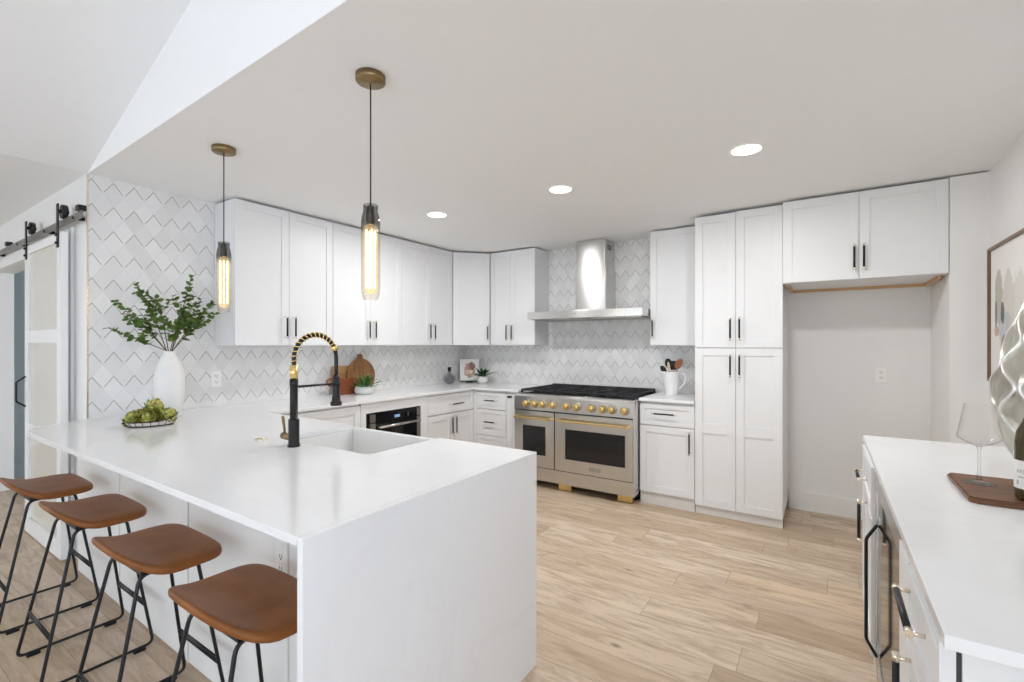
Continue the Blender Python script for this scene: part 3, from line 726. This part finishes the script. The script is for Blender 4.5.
# ================================================================== PENDANTS AND DOWNLIGHTS
def pendant(x, y, label):
    t = thing('pendant_light', label, 'lamp', (x, y, CEIL))
    b = B(); lathe(b, [(0, CEIL), (.0575, CEIL), (.0575, CEIL - .024), (.054, CEIL - .027), (.008, CEIL - .027), (.006, CEIL - .036), (0, CEIL - .036)], (x, y, 0), 36); part(t, 'canopy', b, 'antique')
    b = B(); cyl(b, (x, y, CEIL - .03), (x, y, 1.90), .0028, n=8); part(t, 'cord', b, 'black')
    b = B(); lathe(b, [(0, 1.925), (.012, 1.925), (.016, 1.915), (.016, 1.855), (.012, 1.85), (0, 1.85)], (x, y, 0), 20); part(t, 'socket', b, 'rail')
    b = B(); lathe(b, [(.026, 1.930), (.028, 1.927), (.0275, 1.902), (.033, 1.885), (.036, 1.86), (.036, 1.60), (.0335, 1.578), (.029, 1.556), (.027, 1.555)], (x, y, 0), 36,
                    fn=lambda a, z: 1 + .018 * math.cos(8 * a)); part(t, 'shade', b, 'smoke', 'smoked glass cylinder')
    b = B(); lathe(b, [(.018, 1.850), (.0275, 1.832), (.0275, 1.605), (.020, 1.582), (.0, 1.574)], (x, y, 0), 24); bl = part(t, 'bulb', b, 'bulb')
    b = B()
    for k in range(4):
        a = PI / 4 + k * PI / 2 + .35; cyl(b, (x + .016 * math.cos(a), y + .016 * math.sin(a), 1.83), (x + .016 * math.cos(a), y + .016 * math.sin(a), 1.60), .0022, n=6)
    part(bl, 'filament', b, 'filament')
pendant(-1.497, 1.236, 'right-hand brass and smoked glass pendant lamp, the larger and nearer one')
pendant(-2.705, 1.249, 'left-hand brass and smoked glass pendant lamp, hanging near the leafy branches')
for (x, y), where in zip(DOWNLIGHTS, ('farthest left, in front of the left wall cabinets', 'middle one, in front of the range hood', 'nearest and largest, in front of the tall pantry')):
    t = thing('recessed_light', 'round recessed ceiling light, ' + where, 'lamp', (x, y, CEIL))
    b = B(); lathe(b, [(.072, CEIL - .001), (.076, CEIL - .005), (.088, CEIL - .004), (.090, CEIL)], (x, y, 0), 40); part(t, 'trim_ring', b, 'plastic')
    b = B(); lathe(b, [(0, CEIL - .003), (.074, CEIL - .003), (.074, CEIL - .001)], (x, y, 0), 40); part(t, 'lens', b, 'lens')

# ================================================================== OUTLETS
def outlet(loc, rotz, label, rocker=False):
    t = thing('wall_outlet', label, 'outlet', loc, rotz)
    part(t, 'cover_plate', box(B(), -.036, .036, -.005, 0, -.058, .058, .002), 'plastic', local=True)
    for s in (-1, 1):
        r = part(t, 'receptacle', box(B(), -.017, .017, -.007, -.004, s * .021 - .016, s * .021 + .016, .002), 'plastic', local=True)
        b = B()
        for dx in (-.007, .007): box(b, dx - .0012, dx + .0012, -.0076, -.0066, s * .021 - .004, s * .021 + .008)
        box(b, -.003, .003, -.0076, -.0066, s * .021 - .011, s * .021 - .006)
        part(r, 'slot', b, 'slot', local=True)
outlet((.353, 4.61, 1.144), 0, 'white wall outlet inside the empty fridge alcove')
outlet((XL, 1.704, 1.12), PI / 2, 'white wall outlet on the marble tiles right of the white vase')
outlet((-1.572, .918, .622), 0, 'white outlet on the peninsula back panel above the nearest stool')

# ================================================================== STOOLS
def seat_bm():
    b = B(); a, c, n = .240, .156, 56; rings = []
    prof = [(0, .012), (.25, .012), (.5, .012), (.72, .012), (.88, .012), (.955, .0105), (.988, .005), (1.0, -.003), (.994, -.012), (.95, -.017), (.8, -.019), (.5, -.019), (0, -.019)]
    def z(x, y):
        t = y / c; u = abs(x) / a
        lip = max(0, (-t - .05) / .95) ** 2 * .064
        return .634 + lip - .006 * u ** 3
    for s, dz in prof:
        if s == 0: rings.append([b.verts.new((0, 0, z(0, 0) + dz))]); continue
        ring = []
        for k in range(n):
            th = 2 * PI * k / n; co, si = math.cos(th), math.sin(th); e = 2 / (5.0 if si > 0 else 2.9)
            x = a * s * math.copysign(abs(co) ** e, co); y = c * s * math.copysign(abs(si) ** e, si)
            x *= 1 - .10 * max(0, -y / c) ** 2.5
            ring.append(b.verts.new((x + .008, y + .014, z(x, y) + dz)))
        rings.append(ring)
    for p, q in zip(rings, rings[1:]):
        for k in range(n):
            vs = [p[k % len(p)], p[(k + 1) % n % len(p)], q[(k + 1) % n % len(q)], q[k % len(q)]]
            vs = [v for i, v in enumerate(vs) if v not in vs[:i]]
            f = b.faces.new(vs); f.smooth = True
    return b
def make_stool(label):
    t = thing('counter_stool', label, 'stool', (0, 0, 0), 0, 'stools along the peninsula')
    part(t, 'seat', seat_bm(), 'leather', 'tan brown leather saddle seat')
    r = .0062
    for s in (-1, 1):
        b = B(); xb, xt = s * .182, s * .130
        loop = [(xb, -.188, .016), (xt + .008, -.072, .603), (xt + .008, .100, .603), (xb, .188, .016)]
        tube(b, fillet_closed(loop, .03, 5), r, 10, closed=True)
        f = part(t, 'side_frame', b, 'black')
        for y in (-.135, .135):
            b = B(); box(b, xb - .010, xb + .010, y - .022, y + .022, 0, .014, .002); part(f, 'foot_pad', b, 'black')
    for s in (-1, 1):
        b = B(); zz = .20; k = (zz - .016) / .587; xx = .182 - .052 * k; yy = s * (.188 - .102 * k) + .014 * k
        for dz in (-.008, .008): cyl(b, (-xx, yy, zz + dz), (xx, yy, zz + dz), .0048, n=8)
        part(t, 'footrest', b, 'black')
    b = B()
    for y in (-.07, .07): box(b, -.12, .136, y + .002, y + .026, .600, .616)
    part(t, 'seat_bracket', b, 'black')
    return t
st = make_stool('tan leather stool nearest the camera, partly hidden by the waterfall end of the peninsula')
SP = [(-1.41, .69), (-2.05, .69), (-2.745, .692), (-3.42, .68)]
st.location = (SP[0][0], SP[0][1], 0)
for (x, y), lb in zip(SP[1:], ('second tan leather stool from the waterfall end', 'third tan leather stool from the waterfall end, second from the barn door', 'tan leather stool farthest from the camera, beside the barn door')):
    dup(st, (x, y, 0), lb)

# ================================================================== VASE WITH BRANCHES
vx, vy = -3.506, 1.291
b = B(); lathe(b, [(0, ZT), (.056, ZT), (.063, ZT + .006), (.072, ZT + .06), (.081, ZT + .15), (.083, ZT + .22), (.079, ZT + .285), (.064, ZT + .345), (.044, ZT + .385), (.037, ZT + .395), (.036, ZT + .412), (.040, ZT + .420), (.034, ZT + .420), (.030, ZT + .40), (.03, ZT + .36)], (vx, vy, 0), 48, fn=lambda a, z: 1 + .006 * math.sin(24 * a))
solo('vase', 'tall white ribbed vase holding leafy branches on the peninsula', 'vase', b, 'matte_white', (vx, vy, ZT))
side = Vector((.36, .933, 0)); dep = Vector((-.933, .36, 0)) * -1     # across the view, towards the room
def branch(dx, dz, bend, n, label, seed, towards=0, sub=2):
    rnd = random.Random(seed); root = Vector((vx, vy, ZT + .30))
    tip = Vector((vx, vy, 0)) + side * dx + dep * towards; tip.z = dz
    mouth = Vector((vx, vy, ZT + .425)) + side * max(-.018, min(.018, dx * .1)) + dep * max(-.015, min(.015, towards * .3))
    pts = []
    for i in range(15):
        t = i / 14; q = mouth.lerp(tip, t); q.z += bend * math.sin(PI * t) * .5; pts.append(q)
    path = [root + (mouth - root) * .0, root.lerp(mouth, .6)] + pts
    o = thing('greenery_branch', label, 'branch', tuple(mouth), 0, 'leafy branches in the white vase')
    b = B(); tube(b, path, [.0032 - .0019 * i / (len(path) - 1) for i in range(len(path))], 6)
    lf = B()
    twigs = [pts]
    for k in range(sub):
        i = rnd.randint(4, 9); d = (pts[i + 1] - pts[i]).normalized(); off = (side * rnd.uniform(-1, 1) + dep * rnd.uniform(-.6, .6) + Vector((0, 0, rnd.uniform(.2, .9)))).normalized()
        L = rnd.uniform(.07, .13); tw = [pts[i] + (d * .6 + off * .8) * L * t / 5 for t in range(6)]
        tube(b, tw, .0011, 5); twigs.append(tw)
    for tw in twigs:
        start = .28 if tw is pts else .3
        m = n if tw is pts else max(4, n // 3)
        for k in range(m):
            t = start + (1 - start) * k / (m - 1); f = t * (len(tw) - 1); i = min(int(f), len(tw) - 2); p = tw[i].lerp(tw[i + 1], f - i)
            d = (tw[i + 1] - tw[i]).normalized()
            for s in (-1, 1):
                rv = Vector((rnd.uniform(-1, 1), rnd.uniform(-1, 1), rnd.uniform(-1, 1)))
                ld = (d * .55 + side * s * rnd.uniform(.3, .9) + rv * .55); up = Vector((rnd.uniform(-.5, .9), rnd.uniform(-.9, .2), rnd.uniform(.2, 1)))
                L = rnd.uniform(.026, .042) * (1.1 - .25 * t)
                leaf(lf, p, ld, up, L, L * rnd.uniform(.36, .48), fold=rnd.uniform(.05, .4))
    part(o, 'stem', b, 'stem'); part(o, 'foliage', lf, 'leaf')
for a in ((-.295, 1.475, .00, 12, 'lowest leafy branch in the white vase, reaching far left', 1, .03, 1),
          (-.27, 1.64, .03, 13, 'leafy branch in the white vase reaching left, second above the lowest', 2, -.04, 2),
          (-.16, 1.735, .08, 14, 'arching leafy branch at the upper left of the white vase', 3, .05, 2),
          (-.20, 1.56, .05, 12, 'short bushy leafy branch low left in the white vase', 4, .08, 3),
          (-.06, 1.665, .04, 13, 'upright leafy branch in the middle of the white vase', 5, .05, 3),
          (.118, 1.815, .02, 15, 'tallest leafy branch in the white vase, pointing up to the right', 6, .0, 2),
          (.13, 1.64, .04, 15, 'dense leafy branch leaning right in the white vase, below the tallest one', 7, .06, 4),
          (.235, 1.645, .05, 16, 'leafy branch in the white vase reaching right to the hanging lamp', 8, .02, 4),
          (.20, 1.535, .04, 14, 'lowest leafy branch on the right side of the white vase', 9, -.03, 3),
          (.05, 1.52, .03, 12, 'short leafy branch at the front of the white vase mouth', 10, .10, 3)):
    branch(*a)

# ================================================================== BASKET OF ARTICHOKES
bx_, by_ = -3.222, 1.097
ba = thing('wire_basket', 'low oval wire basket with pale beaded rim, full of artichokes', 'basket', (bx_, by_, ZT))
u_, w_ = side, dep
def oval(ru, rw, z, n=40, lift=0):
    out = []
    for k in range(n):
        a = 2 * PI * k / n; q = Vector((bx_, by_, z)) + u_ * ru * math.cos(a) + w_ * rw * math.sin(a)
        q.z += lift * max(0, math.cos(a)) ** 3; out.append(q)
    return out
b = B(); tube(b, oval(.105, .082, ZT + .004), .0028, 6, closed=True); tube(b, oval(.125, .098, ZT + .030, lift=.035), .0028, 6, closed=True)
lo, hi = oval(.105, .082, ZT + .004), oval(.125, .098, ZT + .030, lift=.035)
for k in range(0, 40, 2): tube(b, [lo[k], (lo[k] + hi[k]) / 2 + Vector((0, 0, -.003)), hi[k]], .0016, 5)
for s in (-.05, 0, .05): tube(b, [Vector((bx_, by_, ZT + .003)) + u_ * s + w_ * q for q in (-.07, 0, .07)], .0018, 5)
part(ba, 'wire_frame', b, 'darkwire')
b = B(); lo2, hi2 = oval(.108, .085, ZT + .008), oval(.1225, .0955, ZT + .026, lift=.028)
n = 40
vl = [b.verts.new(p) for p in lo2]; vh = [b.verts.new(p) for p in hi2]; vl2 = [b.verts.new(p * .97 + Vector((bx_, by_, ZT)) * .03) for p in lo2]; vh2 = [b.verts.new(p * .97 + Vector((bx_, by_, ZT + .02)) * .03) for p in hi2]
for k in range(n):
    j = (k + 1) % n
    for q in ((vl[k], vl[j], vh[j], vh[k]), (vh[k], vh[j], vh2[j], vh2[k]), (vh2[k], vh2[j], vl2[j], vl2[k]), (vl2[k], vl2[j], vl[j], vl[k])): b.faces.new(q)
part(ba, 'beaded_band', b, 'basket', 'pale beaded band')
def artichoke_bm(seed):
    rnd = random.Random(seed); b = B(); R = .030
    lathe(b, [(0, -.030), (.018, -.026), (.030, -.008), (.029, .012), (.015, .032), (0, .038)], n=14)
    rows = 6
    for r in range(rows):
        el = -.75 + r * .40; cnt = [7, 9, 9, 8, 6, 4][r]
        for k in range(cnt):
            a = 2 * PI * (k + .5 * (r % 2)) / cnt + rnd.uniform(-.1, .1)
            o = Vector((math.cos(a) * math.cos(el), math.sin(a) * math.cos(el), math.sin(el))); p = o * R * 1.0; p.z *= 1.05
            tang = Vector((0, 0, 1)) - o * o.z; tang = tang.normalized()
            d = (tang + o * rnd.uniform(.45, .95)); L = rnd.uniform(.030, .040)
            leaf(b, p - tang * .006, d, o, L, L * .46, fold=-.22)
            leaf(b, p - tang * .006 - o * .002, d, o, L, L * .46, fold=-.22)
    cyl(b, (0, 0, -.030), (0, 0, -.052), .008, .007, n=8)
    return b
spots = [((-.078, .005, .038), (.5, .3, 0), 'artichoke at the left end of the wire basket'), ((-.012, .045, .040), (.9, -.2, 1), 'purple-tipped artichoke at the front centre of the wire basket'),
         ((.072, .02, .044), (.4, .7, 2), 'artichoke at the right end of the wire basket'), ((.0, -.045, .042), (-.5, .2, 3), 'artichoke at the back of the wire basket, mostly hidden'),
         ((.012, -.005, .098), (.3, -.4, 4), 'artichoke on top of the pile in the wire basket'), ((-.045, -.05, .046), (.2, .8, 5), 'artichoke behind the leftmost one in the wire basket')]
proto = None
for (a, c, h), ro, lb in spots:
    p = Vector((bx_, by_, ZT + h)) + u_ * a + w_ * c
    if proto is None:
        q = artichoke_bm(3); proto = link('artichoke', q, 'artichoke', normals=False); tag(proto, lb, 'artichoke', 'artichokes in the wire basket'); ob = proto
    else: ob = proto.copy(); C.objects.link(ob); ob['label'] = lb
    ob.location = p; ob.rotation_euler = ro; ob.scale = (1.12, 1.12, 1.05)

# ================================================================== LEFT COUNTER ITEMS
def lean(y, z0, x0, deg):      # local (u=y, v=z up, thickness along +x) leaning back to the wall
    return Matrix.Translation((x0, y, z0)) @ Matrix.Rotation(math.radians(-deg), 4, 'Y') @ Matrix(((0, 0, 1, 0), (1, 0, 0, 0), (0, 1, 0, 0), (0, 0, 0, 1)))
# light rectangular board (behind)
b = B(); prism(b, [(-.17, .0), (.16, 0), (.16, .262), (-.17, .262)], 0, .018, lean(2.845, ZT, -3.768, 4), bev=.004)
solo('cutting_board', 'light rectangular cutting board leaning on the tiles behind the round one', 'cutting board', b, 'lightboard', (-3.76, 2.845, ZT))
# round board with handle
R = .163; pts = []
a0 = math.asin(.030 / R)
for k in range(41):
    a = PI / 2 + a0 + (2 * PI - 2 * a0) * k / 40; pts.append((R * math.cos(a), R + R * math.sin(a)))
pts += [(.024, 2 * R + .012), (.026, 2 * R + .034), (.014, 2 * R + .044), (-.014, 2 * R + .044), (-.026, 2 * R + .034), (-.024, 2 * R + .012)]
b = B(); prism(b, pts, 0, .018, lean(2.975, ZT, -3.742, 4), bev=.003)
solo('cutting_board', 'round acacia cutting board with short handle leaning behind the low planter', 'cutting board', b, 'acacia', (-3.74, 2.975, ZT))
# reddish paddle board with looped handle
b = B(); prism(b, [(-.115, 0), (.12, 0), (.12, .152), (-.115, .152), (-.115, .13), (-.115, .03)], 0, .018, lean(2.785, ZT, -3.705, 5), bev=.004)
pd = thing('cutting_board', 'small reddish paddle board with ring handle, left of the low planter', 'cutting board', (-3.70, 2.78, ZT))
part(pd, 'board', b, 'redboard')
ring = [lean(2.785, ZT, -3.696, 5) @ Vector((-.165 + .042 * math.cos(a), .125 + .030 * math.sin(a), 0)) for a in [2 * PI * k / 24 for k in range(24)]]
b = B(); tube(b, ring, .011, 8, closed=True); part(pd, 'ring_handle', b, 'redboard')
# low planter
cx, cy2 = -3.60, 2.90
pl = thing('potted_plant', 'low white oval planter with a fern in front of the cutting boards', 'plant', (cx, cy2, ZT))
b = B(); lathe(b, [(0, ZT), (.066, ZT), (.084, ZT + .015), (.090, ZT + .04), (.084, ZT + .064), (.074, ZT + .074), (.068, ZT + .070), (.0, ZT + .062)], (cx, cy2, 0), 32); part(pl, 'pot', b, 'matte_white')
rnd = random.Random(5); b = B()
for k in range(46):
    a = rnd.uniform(0, 2 * PI); el = rnd.uniform(.35, 1.35); d = Vector((math.cos(a) * math.cos(el), math.sin(a) * math.cos(el), math.sin(el))); p = Vector((cx, cy2, ZT + .062)) + Vector((d.x, d.y, 0)) * .045
    L = rnd.uniform(.10, .16); pts = [p + d * L * t / 4 - Vector((0, 0, .25 * L * (t / 4) ** 2)) for t in range(5)]; tube(b, pts, .0013, 4)
    for t in (1, 2, 3, 4):
        for s in (-1, 1): leaf(b, pts[t], d * .6 + d.cross(Vector((0, 0, 1))) * s, Vector((0, 0, 1)), .024, .007)
part(pl, 'foliage', b, 'leaf_bright')
# glass bottle
cx, cy2 = -3.655, 4.16
bt = thing('glass_decanter', 'round grey glass decanter with black stopper near the corner', 'bottle', (cx, cy2, ZT))
b = B(); lathe(b, [(0, ZT + .003), (.058, ZT + .003), (.066, ZT + .012), (.076, ZT + .055), (.072, ZT + .09), (.050, ZT + .118), (.025, ZT + .134), (.018, ZT + .150), (.021, ZT + .158)], (cx, cy2, 0), 40, fn=lambda a, z: 1 + .03 * math.cos(14 * a)); part(bt, 'body', b, 'greyglass')
b = B(); lathe(b, [(0, ZT + .150), (.014, ZT + .150), (.020, ZT + .160), (.021, ZT + .195), (.018, ZT + .20), (0, ZT + .20)], (cx, cy2, 0), 20); part(bt, 'stopper', b, 'black')
# small picture on easel
pf = thing('small_picture', 'small floral picture on a black easel in the counter corner', 'picture', (-3.63, 4.50, ZT), math.radians(38))
art = blobs('blush_picture', (.78, .77, .74), 0, [(.0, .15, .068, .09, (.42, .25, .19), .9), (.03, .20, .04, .05, (.22, .11, .10), .85), (-.025, .13, .035, .035, (.72, .48, .40), .8), (.02, .13, .022, .022, (.80, .62, .52), .9), (-.01, .17, .03, .02, (.36, .24, .16), .8), (.045, .09, .03, .02, (.56, .50, .36), .6)])
b = B(); box(b, -.116, .116, -.008, .010, .022, .285, .002); part(pf, 'panel', b, art, local=True)
b = B(); box(b, -.115, .115, -.03, -.004, .012, .022, .002); box(b, -.04, .04, -.045, .05, .0, .012, .002); tube(b, [(0, .012, .26), (0, .085, .004)], .006, 6); part(pf, 'easel', b, 'black', local=True)
# succulent
cx, cy2 = -3.40, 4.46
sc = thing('potted_plant', 'small round white pot with dark spiky leaves right of the small picture', 'plant', (cx, cy2, ZT))
b = B(); lathe(b, [(0, ZT), (.042, ZT), (.060, ZT + .018), (.066, ZT + .045), (.058, ZT + .075), (.050, ZT + .088), (.045, ZT + .084), (0, ZT + .076)], (cx, cy2, 0), 32); part(sc, 'pot', b, 'matte_white')
b = B(); rnd = random.Random(8)
for k in range(26):
    a = rnd.uniform(0, 2 * PI); el = rnd.uniform(.35, 1.4); d = Vector((math.cos(a) * math.cos(el), math.sin(a) * math.cos(el), math.sin(el)))
    leaf(b, Vector((cx, cy2, ZT + .078)) + Vector((d.x, d.y, 0)) * .02, d, Vector((0, 0, 1)), rnd.uniform(.10, .155), .020, fold=.3)
part(sc, 'foliage', b, 'leaf_dark')
# ---- pitcher with utensils
cx, cy2 = -1.18, 4.40
pt = thing('pitcher', 'white ribbed ceramic pitcher of cooking utensils right of the range', 'pitcher', (cx, cy2, ZT))
prof = [(0, ZT), (.050, ZT), (.054, ZT + .006), (.058, ZT + .05), (.066, ZT + .12), (.074, ZT + .17), (.0745, ZT + .185), (.080, ZT + .208), (.083, ZT + .218), (.078, ZT + .218), (.070, ZT + .185), (.060, ZT + .10), (.05, ZT + .02), (0, ZT + .015)]
def spout(a, z):
    k = max(0, (z - (ZT + .15)) / .068); return 1 + .012 * math.sin(16 * a) * (1 - k) + .30 * k * max(0, math.cos(a - math.radians(195))) ** 8
b = B(); lathe(b, prof, (cx, cy2, 0), 64, fn=spout); part(pt, 'body', b, 'porcelain')
hp = [Vector((cx, cy2, 0)) + Vector((math.cos(.25), math.sin(.25), 0)) * r + Vector((0, 0, ZT + z)) for r, z in ((.066, .192), (.095, .205), (.118, .19), (.122, .15), (.105, .10), (.075, .065), (.055, .055))]
b = B(); tube(b, fillet(hp, .03, 4), .0085, 10); part(pt, 'handle', b, 'porcelain')
def utensil(name, label, u, dz, tip_u, head, mats, group='utensils in the white pitcher', dv=0):
    ux = Vector((math.cos(.1), math.sin(.1), 0)); dy = Vector((-.1, 1, 0)).normalized()
    a = Vector((cx, cy2, ZT + .03)) - ux * u * .5 + dy * dv; e = Vector((cx, cy2, ZT + dz)) + ux * tip_u + dy * dv
    d = (e - a).normalized(); t = thing(name, label, 'utensil', tuple(a), 0, group)
    b = B(); tube(b, [a, a.lerp(e, .72)], .005, 8); part(t, 'handle', b, mats[0])
    s = ux; nrm = d.cross(s).normalized(); b = B(); N = 18; w, L, th = head
    c = a.lerp(e, 1) - d * L * .5
    prismT = Matrix((( s.x, d.x, nrm.x, c.x), (s.y, d.y, nrm.y, c.y), (s.z, d.z, nrm.z, c.z), (0, 0, 0, 1)))
    if name.endswith('turner'): poly = [(-w * .7, -L * .5), (w * .7, -L * .5), (w, -L * .2), (w, L * .5), (-w, L * .5), (-w, -L * .2)]
    else: poly = [(w * math.cos(2 * PI * k / N), L * .5 * math.sin(2 * PI * k / N)) for k in range(N)]
    prism(b, poly, -th / 2, th / 2, prismT, bev=th * .3); part(t, 'head', b, mats[1])
utensil('cooking_spoon', 'black cooking spoon leaning furthest left in the white pitcher', -.02, .268, -.085, (.026, .075, .012), ('palewood', 'black'))
utensil('cooking_spoon', 'large black cooking spoon standing upright in the white pitcher', -.01, .335, -.035, (.032, .095, .012), ('palewood', 'black'), dv=.02)
utensil('slotted_turner', 'black flat turner in the middle of the white pitcher', .005, .312, .018, (.030, .085, .008), ('palewood', 'black'), dv=.03)
utensil('wooden_spoon', 'reddish brown wooden spoon leaning right in the white pitcher', .02, .335, .080, (.033, .10, .012), ('spoonwood', 'spoonwood'), dv=-.01)
utensil('spatula', 'pale thin wooden spatula at the front of the white pitcher', -.01, .305, -.022, (.012, .085, .007), ('palewood', 'palewood'), dv=-.035)

# ================================================================== BAR ITEMS
bz = ZT
poly = [(.365, 1.885), (.66, 1.885), (.70, 1.92), (.70, 2.185), (.665, 2.215), (.365, 2.215), (.35, 2.20), (.348, 1.90)]
b = B(); prism(b, poly, bz, bz + .018, bev=.004)
solo('serving_board', 'walnut serving board under the wine glass and bottle on the right-hand bar', 'serving board', b, 'walnut', (.5, 2.07, bz))
gx, gy, gz = .408, 2.085, bz + .018
wg = thing('wine_glass', 'empty stemmed wine glass with wide angular bowl on the walnut board', 'glass', (gx, gy, gz))
b = B(); lathe(b, [(.0, gz + .004), (.040, gz + .001), (.041, gz + .002), (.02, gz + .006), (.007, gz + .012), (.004, gz + .03), (.0038, gz + .105), (.007, gz + .118), (0, gz + .12)], (gx, gy, 0), 40); part(wg, 'stem', b, 'clearstem')
b = B(); lathe(b, [(.0, gz + .117), (.010, gz + .119), (.030, gz + .128), (.052, gz + .143), (.0545, gz + .149), (.052, gz + .16), (.044, gz + .205), (.036, gz + .255)], (gx, gy, 0), 48); part(wg, 'bowl', b, 'clear')
wx, wy = .490, 1.937
wb = thing('wine_bottle', 'dark glass wine bottle with white paper label on the walnut board', 'bottle', (wx, wy, gz))
b = B(); lathe(b, [(0, gz + .004), (.030, gz), (.0365, gz + .006), (.0375, gz + .02), (.0375, gz + .165), (.034, gz + .195), (.022, gz + .225), (.0155, gz + .245), (.0145, gz + .30), (.016, gz + .302), (.016, gz + .315), (0, gz + .315)], (wx, wy, 0), 44); part(wb, 'body', b, 'bottle')
face = math.atan2(-wy, -wx)
def label_strip(r, z0, z1, a0, a1, n=24):
    b = B(); lo = []; hi = []
    for k in range(n + 1):
        a = face + a0 + (a1 - a0) * k / n; c, s = math.cos(a) * r, math.sin(a) * r
        lo.append(b.verts.new((wx + c, wy + s, z0))); hi.append(b.verts.new((wx + c, wy + s, z1)))
    for k in range(n): b.faces.new((lo[k], lo[k + 1], hi[k + 1], hi[k])).smooth = True
    return b
lb = part(wb, 'label', label_strip(.0381, gz + .035, gz + .115, -1.75, 1.75), 'label', 'white paper label')
bb = B()
for (z, a0, a1, h) in ((.085, -.95, -.80, .010), (.085, -.74, -.60, .010), (.085, -.52, -.44, .012), (.085, -.36, -.30, .012), (.085, -.2, .0, .010), (.085, .1, .3, .010), (.068, -.9, -.4, .0035), (.052, -1.0, -.8, .012), (.068, .0, .6, .0035)):
    q = label_strip(.0383, gz + z - h / 2, gz + z + h / 2, a0, a1, 4); me = bpy.data.meshes.new('t'); q.to_mesh(me); q.free(); bb.from_mesh(me); bpy.data.meshes.remove(me)
part(lb, 'print', bb, 'ink')
# silver vase
sx, sy = .640, 2.52
b = B(); NU, NV = 160, 130; Hh = .655; layer = b.verts.layers.float.new('rib')
prof = [(0, .045), (.05, .060), (.12, .078), (.25, .105), (.38, .120), (.5, .117), (.62, .100), (.75, .076), (.87, .048), (.95, .026), (1, .012)]
def rad(t):
    for (a, r0), (c, r1) in zip(prof, prof[1:]):
        if t <= c: k = (t - a) / (c - a); k = k * k * (3 - 2 * k) * .35 + k * .65; return r0 + (r1 - r0) * k
    return prof[-1][1]
nr = 10; rings = []
for j in range(NV + 1):
    t = j / NV; ring = []
    ph = 2 * PI * t * 3.6 + .6
    for i in range(NU):
        q = i / NU * nr; best = 9
        for k in range(-1, nr + 1):
            ck = k + .40 * math.sin(ph) * (1 if k % 2 else -1); dd = abs((q - ck + nr / 2) % nr - nr / 2); best = min(best, dd)
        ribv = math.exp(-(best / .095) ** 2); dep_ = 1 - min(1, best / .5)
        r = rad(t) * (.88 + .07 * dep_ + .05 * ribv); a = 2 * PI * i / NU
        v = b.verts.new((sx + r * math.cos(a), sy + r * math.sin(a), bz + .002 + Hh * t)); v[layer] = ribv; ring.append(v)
    rings.append(ring)
for p, q in zip(rings, rings[1:]):
    for k in range(NU): b.faces.new((p[k], p[(k + 1) % NU], q[(k + 1) % NU], q[k])).smooth = True
b.faces.new(rings[0][::-1]); b.faces.new(rings[-1])
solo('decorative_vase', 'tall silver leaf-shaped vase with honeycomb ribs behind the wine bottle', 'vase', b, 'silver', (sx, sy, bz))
# framed abstract picture on the right wall (u along y)
AYc, AZc = 3.43, 1.553
pa = thing('framed_picture', 'large framed abstract painting hanging on the right-hand wall', 'picture', (XR, AYc, AZc))
hw, hh = .455, .388; fxr = XR - .032
art = blobs('abstract_canvas', (.80, .79, .77), 1, [(.29, .10, .07, .15, (.44, .41, .33), .8), (.12, .06, .10, .16, (.60, .55, .49), .7), (.16, -.10, .13, .10, (.44, .46, .50), .7), (.22, .0, .03, .06, (.07, .09, .12), .9), (.33, -.10, .04, .03, (.55, .24, .16), .7), (.34, .0, .02, .08, (.10, .10, .10), .8), (.20, -.17, .04, .05, (.34, .16, .06), .9), (-.1, .0, .2, .2, (.62, .60, .55), .7), (-.2, -.1, .1, .15, (.40, .44, .50), .7)])
part(pa, 'canvas', box(B(), fxr + .014, XR - .003, AYc - hw + .016, AYc + hw - .016, AZc - hh + .016, AZc + hh - .016), art)
b = B(); t = .016
for q in ((AYc - hw, AYc - hw + t, AZc - hh, AZc + hh), (AYc + hw - t, AYc + hw, AZc - hh, AZc + hh), (AYc - hw + t, AYc + hw - t, AZc - hh, AZc - hh + t), (AYc - hw + t, AYc + hw - t, AZc + hh - t, AZc + hh)):
    box(b, fxr, XR - .001, q[0], q[1], q[2], q[3], .001)
part(pa, 'frame', b, wood('walnut_frame', (.13, .07, .035), (.22, .12, .06)))
